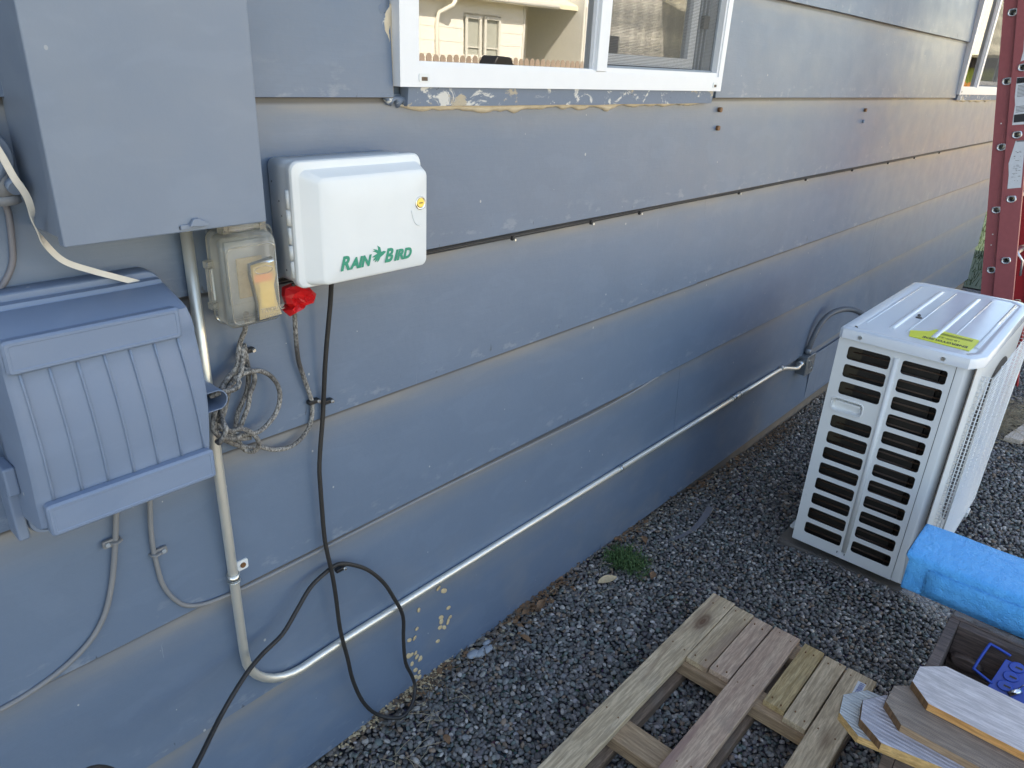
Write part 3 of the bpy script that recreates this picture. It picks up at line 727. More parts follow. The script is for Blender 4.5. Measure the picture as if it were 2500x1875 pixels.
# ---------------------------------------------------------------- breaker panel
def breaker():
    t = thing('breaker_panel', 'large slate blue painted metal breaker box above the ribbed blue box', 'breaker box', (.45, 0, 1.333))
    x0, x1, z0, z1 = .309, .592, 1.333, 2.05
    MB().box((x0+.004, -.118, z0+.006), (x1-.004, -.001, z1-.004)).build('case', 'box_paint', t, bevel=.003)
    MB().box((x0, -.1365, z0), (x1, -.119, z1)).build('cover', 'box_paint', t, bevel=.0022, seg=3)
    mb = MB(); cx = .478
    mb.box((cx-.020, -.139, z0+.004), (cx+.012, -.1368, z0+.011)); mb.prism([(cx-.008, z0+.008), (cx+.018, z0+.006), (cx+.020, z0+.010), (cx+.006, z0+.018), (cx-.002, z0+.018)], WALLF, -.143, -.1368)
    mb.build('latch', 'box_paint', t, bevel=.001)
    MB().box((cx-.021, -.1372, z0+.0045), (cx-.004, -.1369, z0+.009)).build('latch_slot', 'black_plastic', t)
    MB().box((.55, -.10, z0-.004), (.585, -.02, z0+.005)).build('knockout_fitting', 'black_plastic', t)
breaker()

# ---------------------------------------------------------------- ribbed telecom box
def telecom():
    t = thing('telecom_box', 'blue painted ribbed plastic telecom box with a bowed lid, below the breaker box', 'utility box', (.33, 0, .95))
    x0, x1 = .212, .463
    # base tray
    mb = MB(); o = rrect(x0+.004, x1-.003, .895, 1.262, .022)
    mb.loft([[(u, 0, v) for u, v in o], [(u, -.040, v) for u, v in o], [(u*.985+.005, -.046, v*.992+.0085) for u, v in o]], True)
    mb.build('base_tray', 'plastic_box_paint', t)
    # bowed cover: profile in (y, z) swept along x
    prof = [(-.046, 1.252), (-.062, 1.252), (-.066, 1.246), (-.072, 1.2465), (-.118, 1.2275), (-.128, 1.222), (-.1300, 1.205), (-.1305, 1.188)]
    for k in range(9):
        a = k/8; prof.append((-.1235-.012*math.sin(math.pi*(.12+.8*a)), 1.181-(1.181-.985)*a))
    prof += [(-.127, .975), (-.1265, .950), (-.12, .944), (-.046, .936)]
    def xr(z): return x1+.007*math.sin(math.pi*min(1, max(0, (z-.93)/.32)))-.012*max(0, (z-1.2)/.06)
    secs = []
    def ring(x, k, sh=0): return [(x, y*k+(-.046)*(1-k)-sh, z) for y, z in prof]
    rings = []
    zs = [p[1] for p in prof]; n = len(prof)
    def side(fx, k): return [(fx(z), -.046+(y+.046)*k, 1.10+(z-1.10)*(.985+.015*k)) for y, z in prof]
    rings = [side(lambda z: x0, .0), side(lambda z: x0, .80), side(lambda z: x0+.003, .94), side(lambda z: x0+.010, 1.), side(lambda z: (x0+x1)/2, 1.),
             side(lambda z: xr(z)-.010, 1.), side(lambda z: xr(z)-.003, .94), side(lambda z: xr(z), .80), side(lambda z: xr(z)+.001, .0)]
    mb = MB(); mb.loft(rings, True, cap=True); o = mb.build('cover', 'plastic_box_paint', t)
    m = o.modifiers.new('edge', 'EDGE_SPLIT'); m.split_angle = R(38)
    # raised bands
    def band(x0, x1, za, zb, y, nm, r=.006):
        mb = MB(); o = rrect(x0, x1, za, zb, r, 4); ii = rrect(x0+.003, x1-.003, za+.003, zb-.003, r*.6, 4); i2 = rrect(x0+.0065, x1-.0065, za+.0065, zb-.0065, r*.4, 4)
        i3 = rrect(x0+.0075, x1-.0075, za+.0075, zb-.0075, r*.4, 4)
        mb.loft([[(u, y+.014, v) for u, v in o], [(u, y+.003, v) for u, v in o], [(u, y, v) for u, v in ii], [(u, y, v) for u, v in i2], [(u, y+.0009, v) for u, v in i3]], True)
        b = mb.build(nm, 'plastic_box_paint', t); mm = b.modifiers.new('edge', 'EDGE_SPLIT'); mm.split_angle = R(30)
    band(.2175, .4415, 1.1815, 1.2275, -.1355, 'upper_band'); band(.221, .4605, .941, .9905, -.1425, 'lower_band')
    for k in range(7):
        a = k/6; xt = .231+a*(.435-.231); xb = .236+a*(.4535-.236)
        pts = []
        for j in range(9):
            b = j/8; z = 1.184-(1.184-.984)*b; y = -.1235-.012*math.sin(math.pi*(.12+.8*b))
            pts.append((xt+(xb-xt)*b, y-.0006, z))
        MB().tube(pts, .0019, 6).build('rib', 'plastic_box_paint', t)
    # lower-left hinge block
    mb = MB(); mb.box((.196, -.075, .985), (.2125, -.03, 1.03)); mb.box((.199, -.05, .897), (.215, -.004, .99)); mb.build('hinge_block', 'plastic_box_paint', t, bevel=.004)
    # white tab and brass lug under the corner
    MB().box((.452, -.085, .928), (.476, -.060, .9355)).build('tab', 'white_plastic', t, bevel=.002)
    mb = MB(); plate(mb, [(.459, .912), (.467, .912), (.467, .929), (.459, .929)], [[(.4615, .9145), (.4645, .9145), (.4645, .9175), (.4615, .9175)]], WALLF, -.0775, -.076); mb.build('lug', 'brass_fin', t)
telecom()
# stub of oval duct beside the box
def duct():
    mb = MB(); cx, cz = .4845, 1.049
    def oval(s, y): 
        out = []
        for k in range(24):
            a = 2*math.pi*k/24; u = math.cos(a); v = math.sin(a)
            out.append((cx+(.0135 if u > 0 else -.0135)+u*.0175*s, y, cz+v*.0175*s))
        return out
    mb.loft([oval(1, -.012), oval(1, -.098), oval(.90, -.098), oval(.90, -.013)], True, cap=True)
    o = mb.build('duct_stub', 'plastic_box_paint'); o.modifiers.new('e', 'EDGE_SPLIT').split_angle = R(40)
    tag(o, 'short open stub of blue oval duct between the ribbed box and the coiled cord', 'duct')
duct()

# ---------------------------------------------------------------- irrigation controller
def controller():
    t = thing('irrigation_controller', 'white irrigation controller with green bird logo and round brass key lock', 'controller', (.81, 0, 1.2))
    x0, x1, z0, z1 = .674, .949, 1.2, 1.409
    zc = (z0+z1)/2; hh = (z1-z0)/2
    def shape(il, ir, it, ib, r, bow, y):
        pts = []
        for u, v in rrect(x0+il, x1-ir, z0+ib, z1-it, r, 5):
            f = 1-((v-zc)/hh)**2
            k = max(0, (u-(x0+x1)/2)/((x1-x0)/2))
            pts.append((u+bow*f*k, y, v))
        return pts
    mb = MB(); mb.loft([shape(.0, .016, 0, .004, .012, 0, -.014), shape(.0, .016, 0, .004, .012, .002, -.068), shape(.001, .017, .001, .005, .011, .002, -.070)], True)
    mb.build('case', 'white_plastic', t, bevel=0)
    mb = MB()
    mb.loft([shape(-.004, .004, -.001, .0, .014, .004, -.071), shape(-.005, .002, -.002, -.001, .016, .005, -.073), shape(-.005, .002, -.002, -.001, .016, .005, -.084),
             shape(-.003, .004, .000, .001, .016, .005, -.0875), shape(.0, .0045, .003, .002, .016, .005, -.0885), shape(.008, .005, .010, .003, .014, .005, -.0885), shape(.010, .0055, .012, .0035, .014, .005, -.0892),
             shape(.031, .008, .024, .005, .012, .0045, -.1080), shape(.033, .009, .026, .006, .012, .0045, -.1092), shape(.037, .012, .030, .009, .012, .004, -.1105), shape(.070, .06, .07, .05, .01, .002, -.1125)], True)
    o = mb.build('door', 'white_plastic', t); o.modifiers.new('e', 'EDGE_SPLIT').split_angle = R(24)
    # hinge knuckles
    zs = [(1.365, 1.335), (1.333, 1.308), (1.304, 1.277), (1.274, 1.250), (1.247, 1.219)]
    for i, (a, b) in enumerate(zs):
        rr = .0052 if i % 2 else .0042
        MB().cyl((.6695, -.0745, a), (.6695, -.0745, b), rr, 12).build('hinge', 'white_plastic', t)
        MB().box((.668, -.0765, b-.0015), (.6735, -.068, b-.0002)).build('hinge_tab', 'white_plastic', t)
    for (y, z) in ((-.022, 1.372), (-.04, 1.342), (-.045, 1.318), (-.047, 1.225)):
        MB().cyl((.6735, y, z), (.6755, y, z), .0016, 8).build('knockout_dot', 'grey_strip', t)
    # lock
    lx, lz = .925, 1.325
    def ringo(r, y): return [(lx+r*math.cos(a*math.pi/14), y, lz+r*math.sin(a*math.pi/14)) for a in range(28)]
    MB().loft([ringo(.0125, -.108), ringo(.0125, -.1128), ringo(.0105, -.1135), ringo(.0095, -.1118)], True).build('lock_bezel', 'zinc', t)
    MB().loft([ringo(.0092, -.110), ringo(.0090, -.1126), ringo(.0075, -.1131)], True).build('lock_cylinder', 'brass', t)
    MB().box((lx-.0045, -.1136, lz-.0008), (lx+.0045, -.1130, lz+.0010)).build('keyhole', 'black_plastic', t)
    # moulded arc under the lock
    pts = [(lx-.022+.024*(1-math.cos(a))*.9, -.1128, lz-.012-.030*math.sin(a)) for a in [k*math.pi/2/8 for k in range(9)]]
    MB().tube(pts, .0005, 5).build('moulded_arc', 'white_plastic', t)
    # printed wordmark, slanting capitals with larger initials, and the bird between the words
    y = -.1129; d = Vector((1, 0, .0)); 
    F = lambda ox, oz: (lambda u, v, w: (ox+u, y-w*.5, oz+v+u*0))
    sh = .30
    F = lambda ox, oz: (lambda u, v, w: (ox+u, y-w*.5, oz+v))
    def word(parts, x, x1):
        mb = MB(); wd = []
        for body, sz in parts:
            tmp = MB(); wd.append(text_mesh(tmp, body, F(0, 0), sz, .0002, sh, .0016))
        k = (x1-x)/(sum(wd)+.001)
        for (body, sz), w0 in zip(parts, wd):
            text_mesh(mb, body, F(x, 1.2265), sz, .0002, sh, .0013, sx=k); x += w0*k+.0006
        return mb.build('wordmark', 'green_ink', t)
    word((('R', .034), ('AIN', .0265)), .738, .808)
    word((('B', .034), ('IRD', .0265)), .8355, .9025)
    bird = [(-.0010, .0155), (.0040, .0120), (.0055, .0060), (.0100, .0068), (.0136, .0052), (.0112, .0036), (.0080, .0012), (.0040, -.0005), (.0015, -.0045), (-.0018, -.0068),
            (-.0010, -.0035), (-.0058, -.0062), (-.0038, -.0025), (-.0085, -.0038), (-.0050, .0004), (-.0100, .0010), (-.0050, .0034), (-.0010, .0046), (-.0045, .0072), (-.0090, .0088),
            (-.0050, .0092), (-.0085, .0118), (-.0030, .0105), (.0002, .0085), (.0002, .0120)]
    mb = MB(); plate(mb, [(u*1.38+.8215, v*1.38+1.2385) for u, v in bird], [], WALLF, y-.0002, y+.0002); mb.build('bird_emblem', 'green_ink', t)
controller()

# ---------------------------------------------------------------- outlet with clear in-use cover
def outlet():
    t = thing('covered_outlet', 'outdoor outlet under a yellowed clear bubble cover, left of the white controller', 'outlet', (.57, 0, 1.17))
    MB().box((.555, -.052, 1.158), (.645, -.001, 1.305)).build('back_box', 'foam_grey', t, bevel=.004)
    x0, x1, z0, z1 = .532, .645, 1.158, 1.314
    def sh(a, b, c, d, r, y): return [(u, y, v) for u, v in rrect(x0+a, x1-b, z0+c, z1-d, r, 5)]
    mb = MB(); mb.loft([sh(.004, .002, .004, .002, .014, -.050), sh(.0, .0, .0, .0, .016, -.052), sh(.0, .0, .0, .0, .016, -.060), sh(.004, .004, .004, .003, .014, -.064)], True, cap=False)
    mb.build('cover_frame', 'clear_cover', t)
    x0, x1 = .519, .630
    mb = MB(); mb.loft([sh(.014, -.004, .003, .006, .014, -.064), sh(.012, .0, .004, .006, .015, -.085), sh(.012, .004, .004, .010, .014, -.098), sh(.018, .008, .009, .018, .012, -.104)], True, cap=False)
    o = mb.build('bubble_lid', 'clear_cover', t)
    mb = MB(); mb.add(sh(.018, .008, .009, .018, .012, -.104), [tuple(range(24))]); mb.build('lid_face', 'clear_cover', t)
    # moulded rail outline on the lid face
    for (a, r) in ((.006, .0012),):
        pl = rrect(.538, .620, 1.169, 1.292, .010, 5); pl.append(pl[0])
        MB().tube([(u, -.1045, v) for u, v in pl], .0010, 6).build('moulded_rim', 'clear_cover', t)
    # raised tapered boss of the lid
    def boss(k, y, n=1): 
        out = []
        for (u, v) in [(.5725, 1.262), (.612, 1.268), (.6135, 1.245), (.608, 1.225), (.6105, 1.20), (.6185, 1.172), (.576, 1.170), (.578, 1.20), (.574, 1.225), (.571, 1.245)]:
            out.append((.594+(u-.594)*k, y, 1.218+(v-1.218)*k))
        return out
    mb = MB(); mb.loft([boss(1.05, -.103), boss(1.0, -.112), boss(.94, -.1145)], True, cap=True); mb.build('lid_boss', 'amber_cover', t)
    # hinges on the left and the top
    for z in (1.262, 1.195):
        MB().box((.521, -.072, z-.006), (.541, -.056, z+.006)).build('hinge', 'clear_cover', t, bevel=.002)
    MB().box((.523, -.070, 1.198), (.531, -.058, 1.258)).build('hinge_pin', 'clear_cover', t, bevel=.002)
    for x in (.555, .618):
        MB().box((x-.006, -.080, 1.303), (x+.006, -.060, 1.322)).build('hinge', 'clear_cover', t, bevel=.002)
    MB().box((.558, -.078, 1.309), (.616, -.064, 1.3195)).build('hinge_pin', 'clear_cover', t, bevel=.003)
    # what shows through
    MB().box((.560, -.056, 1.185), (.640, -.053, 1.290)).build('face_plate', 'foam_grey', t, bevel=.002)
    MB().box((.576, -.060, 1.195), (.622, -.056, 1.262)).build('receptacle', 'straw', t, bevel=.002)
    MB().box((.576, -.1115, 1.234), (.608, -.1105, 1.246)).build('warning_sticker', 'amber_red', t)
    MB().box((.584, -.1115, 1.190), (.608, -.1105, 1.2335)).build('instruction_sticker', 'amber_yellow', t)
    mb = MB(); text_mesh(mb, 'TAYMAC', lambda u, v, w: (.580+u, -.1149-w, 1.183+v), .0105, .0003, 0, .0002); text_mesh(mb, 'OUTDOOR', lambda u, v, w: (.586+u, -.1149-w, 1.1745+v), .0062, .0003)
    mb.build('moulded_lettering', 'clear_cover', t)
    pl = [(.5915+.0155*math.cos(a*math.pi/12), -.1149, 1.2535+.006*math.sin(a*math.pi/12)) for a in range(25)]
    MB().tube(pl, .0006, 5).build('moulded_oval', 'clear_cover', t)
outlet()

# ---------------------------------------------------------------- conduit
def emt():
    t = thing('metal_conduit', 'shiny zinc metal conduit dropping from the breaker box then running along the siding', 'conduit', (.517, 0, .32))
    r = .0092; y = -.0265
    pts = [(.516, y, 1.333), (.517, y, 1.0), (.518, y, .7), (.519, y, .46)]
    for k in range(1, 9):
        a = k/8*math.pi/2; pts.append((.519+.125*(1-math.cos(a)), y, .447-.125*math.sin(a)))
    pts += [(x, y+.004*math.sin(x*1.3), .322+.002*math.sin(x*2)) for x in (.75, 1.0, 1.3, 1.7, 2.1, 2.5, 2.76)]
    MB().tube(pts, r, 18).build('tube', 'emt_zinc', t)
    pts2 = [(2.76, y, .320), (3.16, y, .318), (3.22, y, .316)]+[(3.24+.03*k, -.027-.006*k*.5, .314-.034*(1-math.cos(k/6*math.pi))/2) for k in range(1, 7)]+[(3.50, -.032, .279)]
    MB().tube(smooth_path(pts2, 2), r*.92, 16).build('tube', 'emt_zinc', t)
    for x in (2.77,): 
        MB().cyl((x-.03, y, .321), (x+.03, y, .321), .0118, 18).build('coupling', 'galvanised', t); MB().cyl((x-.037, y, .321), (x-.028, y, .321), .0135, 18).build('coupling_nut', 'galvanised', t)
        MB().cyl((x+.028, y, .321), (x+.037, y, .321), .0135, 18).build('coupling_nut', 'galvanised', t)
    MB().cyl((3.455, -.032, .2795), (3.505, -.032, .2795), .0155, 16).build('connector', 'galvanised', t)
    for x in (1.90, 3.24):
        MB().cyl((x-.008, y, .322), (x+.008, y, .322), .0112, 18).build('strap', 'galvanised', t)
    MB().box((2.31, -.0395, .328), (2.42, -.0388, .333)).build('printed_label', 'label_white', t)
    # one-hole strap on the drop
    MB().cyl((.5183, y, .634), (.5183, y, .650), .0114, 20).build('strap', 'zinc', t)
    for z in (.634, .650): MB().tube([(.5183+.0114*math.cos(a*math.pi/10), y+.0114*math.sin(a*math.pi/10), z) for a in range(21)], .0012, 6).build('strap_bead', 'zinc', t)
    MB().prism(rrect(.532, .556, .640, .662, .004, 3), WALLF, -.0155, -.0125).build('strap_ear', 'white_plastic', t)
    mb = MB(); mb.cyl((.545, -.018, .651), (.545, -.0155, .651), .0055, 12); mb.build('screw', 'rust_screw', t)
    MB().cyl((.516, y, 1.322), (.516, y, 1.3345), .0145, 16).build('connector', 'galvanised', t)
emt()
def jbox():
    t = thing('junction_box', 'small galvanised square junction box on the low siding, behind the heat pump', 'junction box', (3.55, 0, .26))
    MB().box((3.502, -.052, .215), (3.600, -.002, .310)).build('case', 'steel_box', t, bevel=.002)
    MB().box((3.498, -.056, .211), (3.604, -.0525, .314)).build('cover', 'galvanised', t, bevel=.001)
    for (a, b) in ((3.52, .29), (3.58, .235)): MB().cyl((a, -.0585, b), (a, -.056, b), .0045, 10).build('screw', 'zinc', t)
    MB().box((3.53, -.0575, .245), (3.57, -.0562, .285)).build('raised_centre', 'steel_box', t, bevel=.002)
    MB().cyl((3.556, -.03, .310), (3.556, -.03, .340), .016, 14).build('connector', 'steel_box', t)
jbox()
def flex():
    pts = smooth_path([(3.556, -.03, .335), (3.575, -.035, .40), (3.62, -.042, .462), (3.69, -.06, .503), (3.78, -.10, .515), (3.82, -.16, .50), (3.80, -.25, .45), (3.70, -.36, .40), (3.5, -.43, .37), (3.25, -.47, .36)], 14)
    mb = MB(); mb.tube(pts, [.0135+(.0011 if i % 2 else -.0011) for i in range(len(pts))], 12); o = mb.build('flexible_conduit', 'flex_grey')
    tag(o, 'ribbed grey flexible conduit arching from the junction box to the heat pump', 'conduit')
flex()

# ---------------------------------------------------------------- cords and cables
def cord(name, mat, paths, r, label, cat='cord', k=4, n=10):
    mb = MB()
    for p in paths: mb.tube(smooth_path(p, k), r, n)
    return tag(mb.build(name, mat), label, cat)
BLACK = [(0.765, -0.05, 1.215), (0.765, -0.045, 1.184), (0.765, -0.037, 1.14), (0.753, -0.03, 1.038), (0.747, -0.022, 0.942), (0.743, -0.022, 0.909), (0.726, -0.025, 0.811), (0.723, -0.027, 0.748), (0.722, -0.03, 0.646), (0.724, -0.033, 0.599), (0.732, -0.035, 0.535), (0.737, -0.036, 0.469), (0.742, -0.037, 0.375), (0.756, -0.038, 0.283), (0.767, -0.039, 0.204), (0.791, -0.04, 0.119), (0.829, -0.038, 0.046), (0.862, -0.058, 0.020), (0.889, -0.076, 0.019), (0.927, -0.066, 0.024), (0.955, -0.046, 0.047), (0.950, -0.040, 0.086), (0.928, -0.041, 0.15), (0.922, -0.042, 0.232), (0.92, -0.044, 0.308), (0.891, -0.045, 0.383), (0.869, -0.039, 0.434), (0.835, -0.034, 0.484), (0.801, -0.028, 0.516), (0.757, -0.024, 0.542), (0.714, -0.032, 0.544), (0.673, -0.039, 0.534), (0.632, -0.046, 0.501), (0.592, -0.053, 0.47), (0.544, -0.06, 0.458), (0.502, -0.08, 0.459), (0.46, -0.1, 0.45), (0.417, -0.12, 0.433), (0.38, -0.153, 0.438), (0.342, -0.187, 0.442), (0.299, -0.22, 0.446), (0.254, -0.233, 0.460), (0.221, -0.247, 0.530), (0.195, -0.26, 0.612), (0.161, -0.273, 0.650), (0.125, -0.287, 0.640), (0.06, -0.3, 0.5), (0.0, -.33, .25), (-.08, -.4, .03), (-.2, -.5, -.02), (-.5, -.6, -.025)]
cord('power_cord', 'black_rubber', [BLACK], .0047, 'long black power cord hanging from the white controller and looping over the conduit')
S1 = [(0.584, -0.06, 1.17), (0.584, -0.05, 1.138), (0.583, -0.04, 1.123), (0.582, -0.03, 1.107), (0.575, -0.034, 1.093), (0.571, -0.038, 1.078), (0.561, -0.042, 1.067), (0.547, -0.047, 1.06), (0.533, -0.051, 1.05), (0.523, -0.055, 1.04), (0.517, -0.056, 1.023), (0.51, -0.057, 1.009), (0.504, -0.059, 0.994), (0.502, -0.06, 0.98), (0.51, -0.057, 0.965), (0.522, -0.053, 0.954), (0.541, -0.05, 0.944), (0.557, -0.047, 0.944), (0.575, -0.043, 0.939), (0.592, -0.04, 0.935), (0.61, -0.039, 0.941), (0.629, -0.038, 0.955), (0.641, -0.038, 0.975), (0.645, -0.037, 0.998), (0.64, -0.036, 1.019), (0.628, -0.035, 1.037), (0.61, -0.037, 1.05), (0.59, -0.039, 1.055), (0.573, -0.041, 1.055), (0.559, -0.043, 1.047), (0.549, -0.045, 1.044), (.540, -.05, 1.03), (.528, -.052, 1.0), (.516, -.055, .985)]
S2 = [(0.594, -0.022, 1.097), (0.59, -0.026, 1.083), (0.58, -0.029, 1.073), (0.568, -0.033, 1.062), (0.556, -0.036, 1.048), (0.546, -0.04, 1.035), (0.54, -0.041, 1.019), (0.533, -0.042, 1.008), (0.524, -0.043, 0.994), (0.519, -0.044, 0.982), (0.52, -0.045, 0.971), (0.53, -0.042, 0.961), (0.541, -0.04, 0.953), (0.559, -0.038, 0.941), (0.574, -0.035, 0.935)]
S2b = [(0.585, -0.032, 1.1), (0.575, -0.045, 1.075), (0.562, -0.052, 1.058), (0.545, -0.055, 1.048), (0.53, -0.056, 1.035), (0.527, -0.05, 1.02), (0.522, -0.05, 1.0), (0.510, -0.05, 0.985), (0.508, -0.052, 0.972), (0.518, -0.05, 0.958), (0.535, -0.047, 0.950), (0.556, -0.044, 0.937), (0.577, -0.04, 0.929)]
S3 = [(0.594, -0.02, 1.100), (0.596, -0.02, 1.089), (0.596, -0.02, 1.073), (0.597, -0.021, 1.059), (0.596, -0.021, 1.038), (0.592, -0.021, 1.018), (0.585, -0.021, 1.002), (0.575, -0.021, 0.987), (0.565, -0.022, 0.969), (0.561, -0.022, 0.948), (0.558, -0.025, 0.932), (0.562, -0.027, 0.918), (0.569, -0.03, 0.903), (0.579, -0.042, 0.901), (0.584, -0.055, 0.918), (0.578, -0.057, 0.938), (0.562, -0.058, 0.957), (0.545, -0.06, 0.966), (0.532, -0.06, 0.966), (0.524, -0.06, 0.974)]
S4 = [(0.582, -0.032, 1.06), (0.595, -0.032, 1.054), (0.602, -0.032, 1.04), (0.597, -0.032, 1.023), (0.589, -0.032, 1.009), (0.584, -0.032, 0.989), (0.574, -0.032, 0.97), (0.565, -0.032, 0.953), (0.560, -.03, .94)]
S5 = [(.528, -.05, 1.02), (0.520, -0.06, 1.002), (0.514, -0.073, 0.995), (0.512, -0.085, 0.988), (0.509, -0.083, 0.977), (0.501, -0.08, 0.963), (.505, -.062, .957)]
S7 = [(0.500, -0.070, 1.046), (0.507, -0.075, 1.049), (0.52, -0.075, 1.05), (0.533, -0.075, 1.048), (0.545, -0.075, 1.05), (0.552, -0.07, 1.056), (0.551, -0.06, 1.063)]
S6 = [(0.508, -0.055, 0.975), (0.513, -0.05, 0.962), (0.525, -0.043, 0.946), (0.547, -0.037, 0.926), (0.57, -0.03, 0.909), (0.589, -0.027, 0.898), (0.602, -0.023, 0.894), (0.629, -0.02, 0.877), (0.658, -0.02, 0.869), (0.683, -0.02, 0.873), (0.704, -0.02, 0.887), (0.716, -0.02, 0.905), (0.721, -0.02, 0.925), (0.722, -0.02, 0.947), (0.717, -0.02, 0.97), (0.709, -0.02, 1.001), (0.7, -0.02, 1.038), (0.698, -0.02, 1.075), (0.694, -0.028, 1.132), (0.689, -0.037, 1.152), (0.684, -0.045, 1.165), (.684, -.05, 1.20)]
cord('coiled_cord', 'weathered_cord', [S1, S2, S2b, S3, S4, S5, S7, S6], .0043, 'tangled coil of weathered grey extension cord hanging beneath the clear outlet cover')
CABR = [(0.399, -0.02, 0.93), (0.399, -0.013, 0.882), (0.399, -0.013, 0.866), (0.393, -0.013, 0.819), (0.39, -0.013, 0.773), (0.391, -0.013, 0.733), (0.394, -0.014, 0.69), (0.407, -0.015, 0.652), (0.427, -0.016, 0.623), (0.461, -0.0185, 0.608), (0.517, -0.0185, 0.601), (.58, -.0185, .598), (.75, -.0185, .598), (1.0, -.0185, .599), (1.2, -.0185, .596), (1.45, -.0185, .592), (1.7, -.0185, .590), (1.9, -.0185, .594), (2.05, -.015, .600), (2.15, -.005, .604)]
cord('painted_cable', 'cable_paint', [CABR], .0042, 'painted-over cable curving from the ribbed box and along the siding lap to the right', 'cable')
CABL = [(0.349, -0.02, 0.93), (0.347, -0.013, 0.878), (0.344, -0.013, 0.866), (0.337, -0.013, 0.828), (0.328, -0.013, 0.786), (0.315, -0.014, 0.736), (0.296, -0.016, 0.688), (0.271, -0.017, 0.654), (0.242, -0.018, 0.633), (0.207, -0.018, 0.617), (0.165, -0.018, 0.606), (0.126, -0.018, 0.602), (0.03, -0.018, 0.600), (-.3, -.018, .598)]
cord('painted_cable', 'cable_paint', [CABL], .0046, 'painted-over cable curving from the ribbed box down to the left edge', 'cable')
CABF = [(.283, -.035, 1.40), (0.288, -0.015, 1.372), (0.289, -0.012, 1.353), (0.286, -0.012, 1.323), (0.282, -0.012, 1.298), (0.274, -0.012, 1.28), (0.259, -0.012, 1.261), (0.241, -0.012, 1.248), (.2, -.014, 1.225), (.1, -.014, 1.2)]
cord('service_cable', 'grey_strip', [CABF], .0042, 'thin dark cable leaving the painted round fitting left of the breaker box', 'cable')
# flat white cable: a twisting ribbon
def ribbon():
    P = smooth_path([(.20, -.14, 1.60), (0.255, -0.12, 1.479), (0.269, -0.112, 1.448), (0.28, -0.105, 1.417), (0.29, -0.098, 1.396), (0.295, -0.09, 1.377), (0.299, -0.075, 1.351), (0.312, -0.06, 1.322), (0.33, -0.058, 1.297), (0.363, -0.057, 1.278), (0.398, -0.055, 1.261), (0.43, -0.053, 1.245), (0.446, -0.052, 1.232), (0.455, -0.05, 1.221)], 6)
    mb = MB(); rings = []
    for i, p in enumerate(P):
        d = (P[min(i+1, len(P)-1)]-P[max(i-1, 0)]).normalized(); t = i/len(P)
        tw = .15+1.25*math.exp(-((t-.46)/.05)**2)+.9*max(0, (t-.88)*8)
        n0 = Vector((0, -1, 0)); s = d.cross(n0).normalized(); n1 = s.cross(d).normalized()
        a = s*math.cos(tw)+n1*math.sin(tw); b = a.cross(d)
        w_, h_ = .0042, .0008
        rings.append([p+a*w_+b*h_, p-a*w_+b*h_, p-a*w_-b*h_, p+a*w_-b*h_])
    mb.loft(rings, False); return tag(mb.build('flat_cable', 'white_tape'), 'flat white ribbon-like cable twisting past the breaker box to the ribbed box', 'cable')
ribbon()
# coaxial pair under the third lap
mb = MB()
for dz, r in ((0, .0021), (-.0050, .0019)):
    pts = [(x, -.0150+.0012*noise.noise(Vector((x*2, dz, 0))), 1.1985+dz+.0022*noise.noise(Vector((x*2.2, 7+dz*50, 0)))) for x in [.6+i*.12 for i in range(58)]]
    mb.tube(pts, r, 6)
tag(mb.build('coaxial_cable', 'black_rubber'), 'pair of thin black cables stapled under the siding lap level with the controller', 'cable')
def clip(x, y, z, label, grp, sc=1., nailc='zinc', rot=0):
    t = thing('cable_clip', label, 'clip', (x, y, z), grp)
    mb = MB(); mb.obox((x, y-.006*sc, z), V(.012*sc, 0, 0), V(0, .006*sc, 0), V(0, 0, .0042*sc)); mb.build('saddle', 'black_plastic', t, bevel=.0015*sc)
    MB().cyl((x+.008*sc, y-.016*sc, z), (x+.008*sc, y-.004*sc, z), .0032*sc, 10).build('nail', nailc, t)
    return t
clip(.725, -.014, .948, 'black nail-in clip on the grey cord below the red tape', 'black nail-in cable clips')
clip(.756, -.014, .938, 'black nail-in clip on the hanging black cord beside the grey cord', 'black nail-in cable clips')
clip(.601, -.012, 1.086, 'black nail-in clip at the top of the tangled cord', 'black nail-in cable clips')
clip(.763, -.014, .524, 'black nail-in clip holding the top of the cord loop above the conduit', 'black nail-in cable clips')
st = None
for i, x in enumerate((1.3, 1.616, 1.854, 2.494, 3.1, 3.653, 4.188, 4.664, 5.2)):
    z = 1.192
    if st is None:
        st = thing('cable_staple', 'tiny black nail clip holding the thin black cables under the siding lap', 'clip', (x, -.012, z), 'tiny clips along the black cables')
        mb = MB(); mb.box((x-.005, -.0205, z-.006), (x+.005, -.012, z+.004)); sd = mb.build('saddle', 'black_plastic', st, bevel=.002)
        nl = MB().cyl((x+.002, -.024, z-.004), (x+.002, -.02, z-.004), .0028, 8).build('nail', 'zinc', st)
    else:
        r_ = st.copy(); COL.objects.link(r_); r_.location = (x, -.012, z)
        for c_ in (sd, nl): q = c_.copy(); COL.objects.link(q); q.parent = r_
def clamp(x, z, label, side):
    t = thing('pipe_clamp', label, 'clamp', (x, -.012, z), 'painted clamps on the curved cables')
    MB().tube([(x-.0065, -.004, z), (x-.006, -.017, z), (x, -.0205, z), (x+.006, -.017, z), (x+.0065, -.004, z)], .0045, 8, flat=.5).build('loop', 'cable_paint', t)
    MB().prism(rrect(min(x, x+side*.020), max(x, x+side*.020), z-.007, z+.007, .003, 3), WALLF, -.0145, -.010).build('ear', 'cable_paint', t)
    MB().cyl((x+side*.013, -.018, z), (x+side*.013, -.0145, z), .0038, 10).build('screw', 'foam_grey', t)
clamp(.3925, .757, 'painted one-hole clamp on the right-hand curved cable below the ribbed box', 1)
